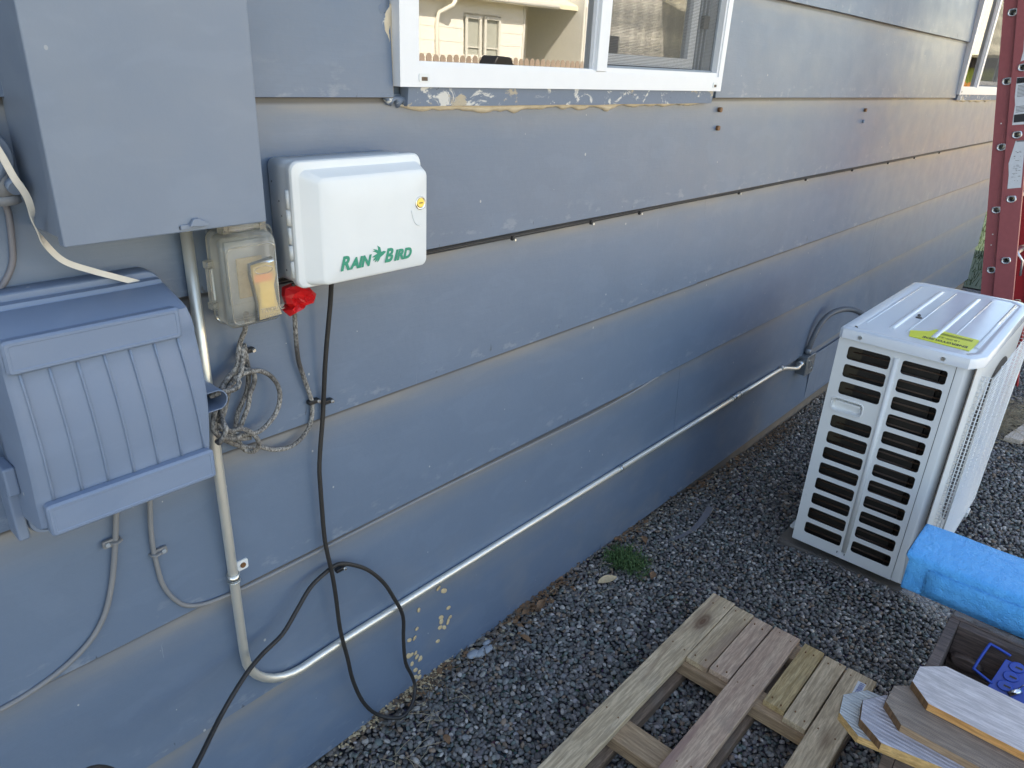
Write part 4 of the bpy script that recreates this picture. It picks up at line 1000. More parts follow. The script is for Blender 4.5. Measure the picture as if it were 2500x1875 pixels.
clamp(.334, .813, 'painted one-hole clamp on the left-hand curved cable below the ribbed box', -1)
# red tape
def tape():
    mb = MB(); prof = [(0.668, 1.192), (0.688, 1.196), (0.712, 1.191), (0.717, 1.182), (0.726, 1.171), (0.72, 1.155), (0.700, 1.154), (0.69, 1.149), (0.670, 1.140), (0.660, 1.152), (0.672, 1.158), (0.664, 1.166), (0.661, 1.18)]
    prof = [(0.692+(a-.692)*.98, 1.170+(b-1.168)*.96) for a, b in prof]
    cx, cz = .69, 1.168; rings = []
    for k, (s, y) in enumerate(((.5, -.034), (1., -.040), (1.02, -.050), (.72, -.064), (.35, -.056), (.12, -.064))):
        rings.append([(cx+(a-cx)*s, y+.010*noise.noise(Vector((a*90, b*90, k*1.7))), cz+(b-cz)*s) for a, b in prof])
    mb.loft(rings, False); return tag(mb.build('red_tape', 'red_tape'), 'crumpled bright red tape wrapped on the cord under the white controller', 'tape')
tape()
# round fitting at the far left
def fitting():
    t = thing('round_fitting', 'dusty painted round electrical fitting tucked left of the breaker box', 'fitting', (.265, 0, 1.42))
    def ro(cx, cz, r, y): return [(cx+r*math.cos(a*math.pi/16), y, cz+r*math.sin(a*math.pi/16)) for a in range(32)]
    MB().loft([ro(.262, 1.432, .043, -.002), ro(.262, 1.432, .043, -.030), ro(.262, 1.432, .040, -.034)], True).build('rim', 'box_paint', t)
    MB().loft([ro(.258, 1.430, .036, -.033), ro(.258, 1.430, .033, -.050), ro(.258, 1.430, .026, -.054)], True).build('face', 'box_paint', t)
    MB().cyl((.281, -.038, 1.415), (.284, -.038, 1.385), .013, 14).build('gland', 'cable_paint', t); MB().cyl((.284, -.038, 1.387), (.285, -.038, 1.376), .0155, 10).build('gland_nut', 'cable_paint', t)
    MB().cyl((.291, -.050, 1.402), (.2925, -.060, 1.398), .010, 12).build('cap', 'box_paint', t)
fitting()

# ---------------------------------------------------------------- heat pump
def heat_pump():
    t = thing('heat_pump', 'white outdoor heat pump unit with slotted side and yellow sticker on top', 'heat pump', (2.8, -.68, .0))
    X0, X1 = 2.388, 3.225; YB, YF = -.487, -.888; Z0, Z1 = .030, .813
    f = SIDEF(X0)
    holes = []
    nL = [.766, .7075, .6475, None, .5215, .462, .402, .3415, .2805, .2205, .158, .095]
    for i in range(12):
        z = .766+(.095-.766)*i/11
        if i != 3: holes.append(rrect(-.650, -.521, z-.0225, z+.0225, .009, 4))
        holes.append(rrect(-.812, -.685, z-.0225, z+.0225, .009, 4))
    holes.append(rrect(-.606, -.513, .564, .604, .012, 4))
    mb = MB(); plate(mb, rrect(-.828, -.487, Z0, Z1-.001, .002, 2), holes, f, 0, .0025)
    mb.build('side_panel', 'white_metal', t)
    MB().tube([(X0, -.667, .790), (X0, -.667, .06)], .0085, 12).build('panel_rib', 'white_metal', t)
    # recessed handle
    mb = MB(); o = rrect(-.606, -.513, .564, .604, .012, 4)
    mb.loft([[(X0-.002, u, v) for u, v in o], [(X0+.010, u*.97-.016, v*.97+.017) for u, v in o], [(X0+.014, u*.9-.055, v*.8+.117) for u, v in o]], True, cap=False)
    mb.add([(X0+.014, u*.9-.055, v*.8+.117) for u, v in o], [tuple(range(len(o)))])
    mb.build('handle', 'white_plastic', t)
    pl = rrect(-.6095, -.5095, .5605, .6075, .014, 5); pl.append(pl[0]); MB().tube([(X0-.001, u, v) for u, v in pl], .0022, 6).build('handle_rim', 'white_plastic', t)
    MB().box((X0+.001, -.600, .590), (X0+.012, -.520, .597)).build('handle_grip', 'white_plastic', t)
    # coil and interior seen through the slots
    mb = MB(); mb.box((X0+.030, YB-.30, Z0+.01), (X0+.055, YB-.012, Z1-.01)); mb.box((X0+.03, YB-.012, Z0), (X1-.02, YB-.010, Z1)); mb.box((X0+.055, -.83, Z0+.01), (X0+.06, -.5, Z1)); mb.box((X0+.004, YF+.012, Z0), (X1-.02, YF+.014, Z1)); mb.build('coil_block', 'dark_coil', t)
    pts = [(X0+.017+.020*math.sin(a*math.pi/14), -.50-.13*a/7, Z1-.02) for a in range(8)]
    mb = MB()
    for i in range(7):
        a, b = pts[i], pts[i+1]; mb.add([(a[0], a[1], .44), (b[0], b[1], .44), (b[0], b[1], .80), (a[0], a[1], .80)], [(0, 1, 2, 3)], True)
    mb.build('fin_curve', 'brass_fin', t)
    for k in range(30):
        z = .05+k*.0255; MB().cyl((X0+.027, YB-.325, z), (X0+.027, YB-.03, z), .0028, 6).build('coil_tube', 'copper', t)
    # small printed plate
    MB().box((X0-.0008, -.6735, .035), (X0+.0003, -.643, .0535)).build('number_plate', 'label_white', t)
    for y in (-.671, -.646): MB().box((X0-.0014, y-.0015, .046), (X0-.0008, y+.0015, .0535)).build('print_mark', 'label_black', t)
    # front shell: strip, chamfered corner, front with opening
    ch = [(X0, -.8295), (X0+.0005, -.849), (X0+.003, -.854), (X0+.050, YF+.003), (X0+.060, YF), (X1-.05, YF), (X1, YF+.04), (X1, YB), (X1-.003, YB), (X1-.003, YF+.043), (X1-.052, YF+.004), (X0+.061, YF+.004), (X0+.047, YF+.008), (X0+.009, -.858), (X0+.004, -.851), (X0+.003, -.8295)]
    mb = MB(); mb.prism(ch, lambda u, v, w: (u, v, w), Z0, Z1-.0015); o = mb.build('front_shell', 'white_metal', t, bevel=.001)
    mb = MB(); mb.box((X0+.004, YB-.001, Z0), (X0+.03, YB+.001, Z1)); mb.box((X1-.03, YB-.001, Z0), (X1, YB+.001, Z1)); mb.build('rear_flange', 'white_metal', t)
    # dark round fan opening with blades behind the guard
    cx, cz = 2.83, .43
    mb = MB(); ring = [(cx+.305*math.cos(a*math.pi/24), cz+.305*math.sin(a*math.pi/24)) for a in range(48)]
    plate(mb, ring, [], WALLF, YF-.0015, YF-.0008); mb.build('fan_opening', 'black_plastic', t)
    for k in range(3):
        a0 = k*2*math.pi/3; mb = MB(); vs = []
        for j in range(7):
            rr = .05+.23*j/6
            for s_ in (-.35, 0, .35): vs.append((cx+rr*math.cos(a0+s_), YF-.006-.008*s_, cz+rr*math.sin(a0+s_)))
        mb.add(vs, [(j*3+i, j*3+i+1, (j+1)*3+i+1, (j+1)*3+i) for j in range(6) for i in range(2)], True); mb.build('fan_blade', 'grey_strip', t)
    # guard grille: fine horizontal bars standing off the front, turned back at the near edge
    ga, gb, g0, g1, gy = 2.470, 3.185, .045, .775, YF-.030
    gr = MB(); gr.tube([(ga, gy, g0), (ga, gy, g1), (gb, gy, g1), (gb, gy, g0), (ga, gy, g0)], .0028, 6); gl = gr.build('fan_guard', 'white_plastic', t)
    n = 56
    first = None
    for k in range(n):
        z = g0+(g1-g0)*k/(n-1)
        if first is None:
            first = MB().tube([(ga-.004, YF-.001, z), (ga, gy, z), (gb, gy, z), (gb+.004, YF-.001, z)], .0014, 5).build('guard_bar', 'white_plastic', gl, loc=(ga, gy, z)); z00 = z
        else:
            q = first.copy(); COL.objects.link(q); q.location = first.location+V(0, 0, z-z00)
    for x in (ga+.012, 2.62, 2.78, 2.94, 3.10, gb-.01): MB().tube([(x, gy+.002, g0), (x, gy+.002, g1)], .0024, 6).build('guard_upright', 'white_plastic', gl)
    for y in (gy+.010, gy+.020): MB().tube([(ga-.001, y, g0), (ga-.001, y, g1)], .0018, 6).build('guard_upright', 'white_plastic', gl)
    # top cap with chamfered near corners, overhanging lip and pressed ribs
    def cap(i, z):
        a = [(X0-.008+i, -.858+i*.4), (X0-.008+i, YB+.004-i-.012), (X0+.004+i, YB+.004-i), (X1+.004-i-.02, YB+.004-i), (X1+.008-i, YB-.02-i), (X1+.008-i, YF+.03+i), (X1-.04-i, YF-.004+i), (X0+.052+i*.5, YF-.004+i), (X0+.012+i*.7, -.872+i)]
        return [(u, v, z) for u, v in a[::-1]]
    mb = MB(); mb.loft([cap(0, .812), cap(0, .838), cap(.003, .8435), cap(.010, .846), cap(.030, .846), cap(.034, .8435), cap(.038, .8435)], False)
    o = mb.build('top_cap', 'top_metal', t, bevel=.002)
    for (ya, w_) in ((-.605, .009), (-.728, .009)):
        MB().tube([(2.500, ya, .8435), (2.515, ya, .8445), (3.12, ya, .8445), (3.135, ya, .8435)], w_, 10, flat=.6).build('pressed_rib', 'top_metal', t)
    MB().tube([(2.505, -.8455, .844), (3.15, -.8455, .844)], .006, 8, flat=.7).build('pressed_rib', 'top_metal', t)
    for ya in (-.528, -.650, -.770):
        MB().tube([(2.50, ya, .8430), (3.15, ya, .8430)], .0028, 6).build('pressed_groove', 'top_metal', t)
    MB().tube([(2.50+.022*math.cos(a/6*math.pi/2), -.83-.022*math.sin(a/6*math.pi/2), .844) for a in range(7)], .003, 6).build('pressed_groove', 'top_metal', t)
    for y in (-.55, -.79): 
        MB().cyl((X0-.0105, y, .826), (X0-.007, y, .826), .0065, 14).build('screw', 'zinc', t)
    # yellow sticker with lettering that reads from the far side
    mb = MB(); zz = .8466
    sk_ = [(2.461, -.668), (2.522, -.655), (2.560, -.700), (2.600, -.712), (2.590, -.838), (2.538, -.842), (2.456, -.838)]
    mb.prism(sk_, FLATF, zz-.0025, zz); st_ = mb.build('energy_label', 'label_yellow', t)
    mb = MB(); text_mesh(mb, 'ENERGYGUIDE', lambda u, v, w: (2.492-v, -.8+w*0+(-.028)+u*1.0, zz+.0003+w), .027, .0001, 0, .0008, sx=.70)
    text_mesh(mb, '18.00-22.0', lambda u, v, w: (2.528-v, -.80+u, zz+.0003+w), .018, .0001)
    for k in range(3): mb.box((2.552+k*.008, -.825, zz+.0002), (2.555+k*.008, -.735, zz+.0004))
    mb.build('label_print', 'label_black', t)
    # feet and drips of bird lime
    for x in (2.50, 3.08):
        MB().box((x-.02, -.925, .008), (x+.03, -.46, .030)).build('foot', 'white_metal', t, bevel=.003)
        MB().box((x-.02, -.445, .008), (x+.03, -.46, .020)).build('foot_tab', 'white_metal', t, bevel=.002)
    MB().box((X0+.005, YF+.01, .0285), (X1-.01, YB-.005, .034)).build('base_pan', 'white_metal', t)
    for (x, y, r_) in ((2.70, -.635, .011), (2.73, -.628, .006), (2.42, -.52, .006)):
        mb = MB(); mb.loft([[(x+r_*k*(1+.4*noise.noise(Vector((a, x*9, 0))))*math.cos(a), y+r_*k*math.sin(a), z) for a in [i*.6283 for i in range(10)]] for k, z in ((1, .8437), (.7, .8475), (.2, .849))], True); mb.build('dried_mud', 'concrete', t)
heat_pump()
pad = MB(); 
o_ = rrect(2.394, 3.33, -.902, -.435, .02, 4); pad.loft([[(u, v, -.10) for u, v in o_], [(u, v, -.012) for u, v in o_], [(u*.995+.014, v*.99-.007, -.003) for u, v in o_]], False)
tag(pad.build('concrete_pad', 'concrete'), 'low grey concrete pad under the heat pump', 'concrete pad')

# ---------------------------------------------------------------- pallet
def pallet():
    t = thing('wooden_pallet', 'weathered softwood pallet with short and long slats lying on the gravel', 'pallet', (1.3, -.7, 0))
    def bd(x0, x1, y0, y1, z0, z1, m, nm, wob=0, tilt=0):
        mb = MB(); n = max(2, int((x1-x0)/.1)); rings = []
        for i in range(n+1):
            x = x0+(x1-x0)*i/n; a = wob*noise.noise(Vector((x*4, y0*9, 1))); b = wob*noise.noise(Vector((x*4, y1*9, 5)))
            e = .002*noise.noise(Vector((i*3.3, y0*7, 2)))
            rings.append([(x, y0+a, z0), (x, y1+b, z0), (x, y1+b, z1+tilt), (x, y0+a, z1)])
        mb.loft(rings, False); return mb.build(nm, m, t, bevel=.0018, loc=((x0+x1)/2, (y0+y1)/2, z1))
    # deck, each slat its own board
    bd(.55, 1.823, -.5285, -.4555, .071, .0905, 'pallet_pale', 'slat', .0015)
    bd(1.522, 1.816, -.5935, -.5305, .071, .0895, 'pallet_pale', 'slat', .0012)
    bd(1.530, 1.812, -.6545, -.5965, .071, .0885, 'pallet_pink', 'slat', .0015)
    bd(.60, 1.814, -.7365, -.6590, .072, .0915, 'pallet_pink', 'slat', .002)
    bd(1.531, 1.812, -.8075, -.7500, .070, .0885, 'pallet_gold', 'slat', .003)
    bd(1.512, 1.804, -.8700, -.8120, .071, .0895, 'pallet_pale', 'slat', .0018)
    bd(.62, 1.803, -.9500, -.8745, .071, .0905, 'pallet_pale', 'slat', .002)
    # cross pieces
    def cr(x0, x1, y0, y1, z0, z1, m):
        MB().box((x0, y0, z0), (x1, y1, z1)).build('stringer', m, t, bevel=.002, loc=((x0+x1)/2, (y0+y1)/2, z1))
    cr(1.507, 1.575, -.948, -.457, .034, .0705, 'pallet_under'); cr(1.745, 1.812, -.948, -.457, .034, .0705, 'pallet_under')
    cr(1.170, 1.245, -.948, -.457, .034, .0705, 'pallet_under'); cr(.70, .775, -.948, -.457, .034, .0705, 'pallet_under')
    for (a, b) in ((-.535, -.458), (-.742, -.665), (-.948, -.872)):
        bd(.60, 1.815, a, b, .0, .0335, 'pallet_under_long', 'bottom_runner', .001)
    # nails
    nail = None
    for (x, ys) in ((1.545, (-.475, -.510, -.545, -.58, -.61, -.64, -.68, -.715, -.765, -.79, -.825, -.855, -.89, -.93)), (1.785, (-.475, -.510, -.545, -.58, -.61, -.64, -.68, -.715, -.765, -.79, -.825, -.855, -.89, -.93)), (1.21, (-.475, -.51, -.68, -.715, -.89, -.93))):
        for y in ys:
            xx = x+random.uniform(-.012, .012); yy = y+random.uniform(-.004, .004)
            if nail is None:
                nail = MB().cyl((xx, yy, .088), (xx, yy, .0922), .0022, 8).build('nail', 'rust_screw', t, loc=(xx, yy, .09))
            else:
                q = nail.copy(); COL.objects.link(q); q.location = (xx-1.3, yy+.7, .09)
    # barcode sticker on the end of the last slat
    a = Vector((.045, .004, 0)); c0 = Vector((1.683, -.932, .0912))
    MB().prism([(1.712, -.934), (1.771, -.932), (1.770, -.912), (1.706, -.914)], FLATF, .0900, .0920).build('barcode_sticker', 'label_white', t)
    mb = MB(); x = 1.715
    while x < 1.765:
        w_ = random.choice((.0007, .0012, .002)); mb.box((x, -.930, .0920), (x+w_, -.918, .0922)); x += w_+random.choice((.001, .0016, .0024))
    stuff(mb.build('barcode_print', 'label_blue_ink', t))
pallet()

# ---------------------------------------------------------------- crate, pickets, foam parcel, socket rack
def crate():
    t = thing('dark_wood_crate', 'dark weathered wooden crate under the stacked fence pickets', 'crate', (1.6, -1.3, 0))
    XA, XB, YA, YB, ZT = 1.352, 1.875, -1.05, -1.78, .334
    z = -.03
    for k in range(3):
        a = z+.1215*k; b = a+.119
        MB().box((XB-.024, YB, a), (XB, YA-.024, b)).build('board', 'dark_wood', t, bevel=.002, loc=(XB, YA, a))
        MB().box((XA, YB, a), (XA+.024, YA-.024, b)).build('board', 'dark_wood', t, bevel=.002, loc=(XA, YA, a))
        MB().box((XA, YA-.0235, a), (XB, YA, b)).build('end_board', 'dark_wood', t, bevel=.002, loc=(XA, YA, a))
        MB().box((XA, YB-.024, a), (XB, YB-.0005, b)).build('end_board', 'dark_wood', t, bevel=.002, loc=(XA, YB, a))
    MB().box((XA+.03, YB+.01, .16), (XB-.028, YA-.03, .178)).build('floor_board', 'dark_wood', t, loc=(1.5, -1.3, .17))
    MB().box((XB+.002, YB, .300), (2.10, YA-.002, .3335)).build('side_shelf', 'dark_wood', t, bevel=.002, loc=(1.9, -1.1, .3))
    MB().box((2.07, YB+.05, -.06), (2.095, YB+.09, .30)).build('shelf_leg', 'dark_wood', t); MB().box((2.07, YA-.09, -.06), (2.095, YA-.05, .30)).build('shelf_leg', 'dark_wood', t)
    mb = MB(); mb.loft([[(XB-.026-(.014*s), -1.115+.040*math.cos(a)*(1-.25*s), .243+.020*math.sin(a)*(1-.25*s)) for a in [i*math.pi/7 for i in range(14)]] for s in (0, 1)], True); mb.build('block', 'dark_wood', t)
crate()
def picket(label, tip, ang, w_, length, ztop, mface, medge, mend, ch=.042, th=.0185):
    t = thing('fence_picket', label, 'picket', (tip[0], tip[1], ztop), 'dog-eared fence pickets stacked on the crate')
    ca, sa = math.cos(R(ang)), math.sin(R(ang))
    def f(u, v, w): x = u; y = -v; return (tip[0]+x*ca-y*sa, tip[1]+x*sa+y*ca, w)
    pl = [(-w_/2, length), (w_/2, length), (w_/2, ch), (w_/2-ch, 0), (-w_/2+ch, 0), (-w_/2, ch)]
    body = MB(); body.prism(pl, f, ztop-th, ztop-.0008); body.build('board', medge, t, bevel=.0008)
    # weathered skin of the top face, following the ribbed saw marks
    n = 26; mb = MB(); vs = []; rows = [ch*0, .012, .024, ch, .08, .15, .3, length]
    for v in rows:
        half_lo = -w_/2+max(0, ch-v); half_hi = w_/2-max(0, ch-v)
        for i in range(n+1): vs.append(f(half_lo+(half_hi-half_lo)*i/n, v, ztop+(.0005 if (i % 2) else 0)))
    mb.add(vs, [(j*(n+1)+i, j*(n+1)+i+1, (j+1)*(n+1)+i+1, (j+1)*(n+1)+i) for j in range(len(rows)-1) for i in range(n)], True)
    mb.build('face', mface, t)
    # sawn dog-ear end grain
    mb = MB()
    for (p, q) in (((-w_/2, ch), (-w_/2+ch, 0)), ((-w_/2+ch, 0), (w_/2-ch, 0)), ((w_/2-ch, 0), (w_/2, ch))):
        d = Vector((q[0]-p[0], q[1]-p[1])); d.normalize(); o = Vector((-d.y, d.x))*-.0008 if False else Vector((d.y, -d.x))*.0008
        mb.add([f(p[0]+o.x, p[1]+o.y, ztop-th), f(q[0]+o.x, q[1]+o.y, ztop-th), f(q[0]+o.x, q[1]+o.y, ztop-.0004), f(p[0]+o.x, p[1]+o.y, ztop-.0004)], [(0, 1, 2, 3)])
    mb.build('end_grain', mend, t)
    return t
picket('pale lilac fence picket with a bright orange cut edge, topmost of the stack', (1.498, -1.049), 0, .141, .60, .411, 'picket_white', 'cut_cedar', 'end_grain')
picket('brown ridged fence picket directly beneath the topmost pale one', (1.4235, -1.022), 0, .141, .60, .391, 'picket_brown', 'cut_cedar_old', 'end_grain')
picket('smooth grey-lilac fence picket overlapping the lowest pale one', (1.358, -.990), 13, .141, .60, .372, 'picket_grey', 'cut_pine', 'end_grain')
picket('lowest pale blue-grey fence picket with a yellow cut edge and dark stain', (1.3655, -.950), 11, .141, .60, .353, 'picket_pale', 'cut_pine', 'cut_pine')
def parcel():
    t = thing('foam_parcel', 'long bright blue foam-wrapped parcel with clear film underneath, on the crate', 'parcel', (2.0, -.94, .335))
    # soft rectangular section swept along its length, slightly lumpy
    sec = [(1.898, .340), (1.892, .343), (1.890, .352), (1.8905, .39), (1.892, .432), (1.895, .443), (1.904, .4475), (1.95, .449), (2.02, .449), (2.085, .447), (2.094, .441), (2.096, .42), (2.096, .35), (2.088, .340), (2.0, .338)]
    rings = []
    for i in range(23):
        y = (-.922, -.9265, -.936, -.95)[i] if i < 4 else -.95-.036*(i-3); row = []
        s = .985 if i == 0 else 1
        for j, (x, z) in enumerate(sec):
            nx = .0018*noise.noise(Vector((y*9, x*12, z*12))); nz = .0024*noise.noise(Vector((y*14, x*12, z*12+5)))
            row.append((1.995+(x-1.995)*s+nx+.0*y+(-(y+.938))*.02, y+(.010 if j > 4 else 0)+(0 if i else -.002), .395+(z-.395)*s+nz))
        rings.append(row)
    mb = MB(); mb.loft(rings, True); b = mb.build('foam_wrap', 'foam_blue', t)
    MB().loft([[(p[0], p[1]+.0012, p[2]) for p in rings[0]], [(1.995+(p[0]-1.995)*.9, p[1]+.003, .395+(p[2]-.395)*.9) for p in rings[0]]], False).build('grey_end', 'foam_grey', t)
    # overlapping flap on the near face
    mb = MB(); vs = []
    for i in range(20):
        y = -.972-.035*i
        for (x, z) in ((1.8890, .350), (1.8870, .372), (1.8870, .405), (1.8895, .426)):
            vs.append((x+.005*noise.noise(Vector((y*9, 1, 0)))+(-(y+.938))*.02-.0005, y, z+.003*noise.noise(Vector((y*11, z*20, 5)))))
    mb.add(vs, [(i*4+j, i*4+j+1, (i+1)*4+j+1, (i+1)*4+j) for i in range(19) for j in range(3)], True); fl = mb.build('overlap_flap', 'foam_blue', t)
    so_ = fl.modifiers.new('s', 'SOLIDIFY'); so_.thickness = .002
    # clear film sagging below, wrinkled and draped over the crate's rim
    mb = MB(); vs = []; n = 150; m = 15
    for i in range(n+1):
        y = -.932-.005*i
        for j in range(m):
            a = j/(m-1); sag = (.012+.030*min(1, i/18))+.010*noise.noise(Vector((y*8, 3, 0)))
            rid = .0035*math.sin(y*260+a*5+6*noise.noise(Vector((y*12, a*2, 0))))*a+.006*noise.noise(Vector((y*30, a*4, 2)))
            vs.append((1.892-.006*math.sin(a*math.pi)-.012*a-rid, y+.006*a, .345-sag*a+.004*noise.noise(Vector((y*30, a*6, 8)))*a))
    mb.add(vs, [(i*m+j, i*m+j+1, (i+1)*m+j+1, (i+1)*m+j) for i in range(n) for j in range(m-1)], True); mb.build('clear_film', 'clear_wrap', t)
parcel()
def rack():
    t = thing('socket_rack', 'bright blue plastic socket rack with a loop handle and a chrome socket in the crate', 'socket rack', (1.83, -1.18, .28))
    A = {'tl': (1.868, -1.147, .331), 'tr': (1.864, -1.193, .327), 'br': (1.811, -1.18, .268), 'bl': (1.819, -1.135, .277)}
    lift = Vector((-.026, 0, -.004))
    P = {k: Vector(v)+lift for k, v in A.items()}
    U = (P['tl']-P['bl']).normalized(); Sd = Vector((0, -1, 0)); N = U.cross(Sd).normalized()
    loop = [P['tr'], P['tl']+Sd*.006, P['tl']-U*.006, P['bl']+U*.006, P['bl']+Sd*.006, P['br']]
    pts = []
    for q in loop: pts.append(q)
    MB().tube(smooth_path(pts, 5), .0033, 8).build('loop_handle', 'tool_blue', t)
    c = (P['tr']+P['br'])/2
    mb = MB(); mb.obox(c+Sd*.055-U*.018, Sd*.06, U*.046, N*.0022); mb.build('rail', 'tool_blue', t, bevel=.0015)
    for i in range(3):
        q = c+Sd*(.018+.010*i*0)+U*(.024-.026*i)-U*.008+Sd*.006*i*0+N*-.004
        q = c+Sd*.022+U*(.020-.026*i)
        s_ = 1 if (N.x < 0) else -1
        nn = N*s_
        ringp = lambda r, h, q=q, nn=nn: [q+nn*h+Sd*(r*1.3*math.cos(a*math.pi/12))+U*(r*math.sin(a*math.pi/12)) for a in range(24)]
        MB().loft([ringp(.0125, .002), ringp(.0125, .006), ringp(.011, .0075)], True).build('clip', 'tool_blue', t)
        MB().obox(q+nn*.0078+Sd*.004, Sd*.007, U*.0022, nn*.0006).build('clip_slot', 'black_plastic', t)
    q = Vector((1.778, -1.215, .262)); d = Vector((.020, -.026, .020)).normalized()
    MB().cyl(q, q+d*.028, .0078, 18).build('socket', 'chrome', t); MB().cyl(q-d*.0004, q+d*.001, .0058, 12).build('socket_bore', 'black_plastic', t)
    MB().tube([q+d*.02+Vector((0, 0, .009)), q+d*.03+Vector((.01, -.004, .018)), q+d*.045+Vector((.012, -.01, .016))], .0012, 6).build('wire_ring', 'chrome', t)
rack()

# ---------------------------------------------------------------- extension ladder
def ladder():
    t = thing('extension_ladder', 'red fibreglass extension ladder leaning against the wall by the far window', 'ladder', (4.7, -.69, -.07))
    y0, z0 = -.669, -.07; cu, cv = .981, .193
    def L(X): return lambda u, v, w: (X+w, y0+u*cv-v*cu, z0+u*cu+v*cv)
    def dshape(uc, vc, s=1.0):
        out = []
        for k in range(13):
            a = math.pi*(k/12); out.append((uc-.004-.013*s*math.sin(a), vc-.0185*s*math.cos(a)))      # round underside
        out += [(uc+.009*s, vc+.0165*s), (uc+.0125*s, vc+.012*s), (uc+.0135*s, vc), (uc+.0125*s, vc-.012*s), (uc+.009*s, vc-.0165*s)]
        return out
    LEN = 3.3
    def section(nm, X, v0, v1, us, vc, inward, mat, xin):
        # web with D openings, lips on both sides
        mb = MB(); plate(mb, [(0.02, v0), (LEN, v0), (LEN, v1), (0.02, v1)], [dshape(u, vc, .95) for u in us], L(X), 0, .004)
        w_ = .030*inward
        f = L(X)
        for va, vb in ((v0, v0+.004), (v1-.004, v1)):
            mb.prism([(.02, va), (LEN, va), (LEN, vb), (.02, vb)], f, .0041 if inward > 0 else -.0001, w_)
        return mb.build(nm, mat, t, bevel=.0012)
    us_b = [.156+.308*k for k in range(10)]; us_f = [.209+.308*k for k in range(10)]
    section('rail', 4.500, 0, .084, us_b, .0405, 1, 'ladder_fibre', 0)
    section('rail', 4.478, .0605, .1475, us_f, .1045, 1, 'ladder_fibre', 0)
    section('rail', 4.925, 0, .084, us_b, .0405, -1, 'ladder_red_lit', 0)
    section('rail', 4.945, .0605, .1475, us_f, .1045, -1, 'ladder_red_lit', 0)
    def rung(X0, X1, u, v):
        f = L(0); o = dshape(u, v, .90); i = dshape(u, v, .74); c = dshape(u, v, 1.18); c2 = dshape(u, v, 1.12)
        mb = MB()
        R_ = lambda pl, X: [(X, y0+a*cv-b*cu, z0+a*cu+b*cv) for a, b in pl]
        mb.loft([R_(i, X1), R_(i, X0-.004), R_(dshape(u, v, .86), X0-.0065), R_(c2, X0-.0065), R_(c, X0-.004), R_(c, X0-.0005), R_(o, X0-.0002), R_(o, X1)], True, cap=False, closed=True)
        return mb.build('rung', 'aluminium', t)
    for u in us_b: rung(4.500, 4.93, u, .0405)
    for u in us_f: rung(4.478, 4.95, u, .1045)
    # rivets
    f = L(4.499); riv = None
    for (u, v) in ((.90, .030), (.955, .033), (.60, .03), (1.50, .03)):
        p = Vector(f(u, v, 0)); MB().cyl(p, p+V(-.0025, 0, 0), .0034, 8).build('rivet', 'aluminium', t)
    # swivel shoes
    for X in (4.49, 4.93):
        f = L(X); mb = MB(); plate(mb, [(.10, .01), (.10, .07), (.02, .095), (-.012, .11), (-.012, -.03), (.02, -.01)], [[(.06+.006*math.cos(a), .04+.006*math.sin(a)) for a in [k*.7854 for k in range(8)]]], f, -.008, -.003)
        mb.prism([(-.014, -.035), (-.014, .115), (-.006, .115), (-.006, -.035)], f, -.008, .035); mb.build('shoe', 'galvanised', t, bevel=.001)
    # rope and hooks between the rails
    f = L(4.60); 
    MB().tube([f(.85, .13, 0), f(.80, .155, .02), f(.72, .15, .03)], .006, 8).build('rung_lock', 'aluminium', t)
    # labels on the fly rail
    f = L(4.4775)
    lab = [(1.705, .083), (1.700, .142), (1.485, .142), (1.487, .080), (1.58, .085), (1.62, .081)]
    mb = MB(); plate(mb, lab, [], f, -.0006, -.0001); a = mb.build('caution_label', 'label_white', t)
    mb = MB(); mb.prism([(1.703, .084), (1.699, .142), (1.676, .142), (1.678, .0835)], f, -.0012, -.0007); mb.prism([(1.535, .085), (1.535, .142), (1.498, .142), (1.498, .085)], f, -.0012, -.0007)
    for k in range(9): 
        ua = 1.668-k*.0062; mb.prism([(ua, .090), (ua, .132), (ua-.002, .132), (ua-.002, .090)], f, -.0010, -.0007)
    for k in range(5):
        ua = 1.572-k*.0062; mb.prism([(ua, .090), (ua, .125), (ua-.002, .125), (ua-.002, .090)], f, -.0010, -.0007)
    stuff(mb.build('fine_print', 'label_black', t))
    mb = MB(); text_mesh(mb, 'CAUTION', lambda a_, b_, w: f(1.6905+b_, .094+a_, -.0014), .0115, .0001, sx=.85, bold=.0002); text_mesh(mb, 'PRECAUCION', lambda a_, b_, w: f(1.679+b_, .087+a_, -.0014), .0105, .0001, sx=.75, bold=.0002)
    mb.build('label_heading', 'label_white', t)
    lab2 = [(1.412, .101), (1.41, .140), (1.185, .140), (1.183, .083), (1.25, .084), (1.305, .079), (1.34, .086)]
    mb = MB(); plate(mb, lab2, [], f, -.0006, -.0001); mb.build('torn_label', 'label_white', t)
    mb = MB(); mb.prism([(1.412, .103), (1.411, .138), (1.405, .136), (1.406, .105)], f, -.0010, -.0007)
    for k in range(34):
        ua = random.uniform(1.22, 1.37); va = random.uniform(.095, .128); l_ = random.uniform(.002, .010)
        mb.prism([(ua, va), (ua, va+l_), (ua-.0018, va+l_), (ua-.0018, va)], f, -.0010, -.0007)
    stuff(mb.build('label_print', 'grey_strip', t))
    lab3 = [(1.99, .105), (1.985, .145), (1.79, .145), (1.775, .092), (1.82, .100), (1.96, .097)]
    mb = MB(); plate(mb, lab3, [], f, -.0006, -.0001); mb.build('torn_label', 'label_white', t)
ladder()

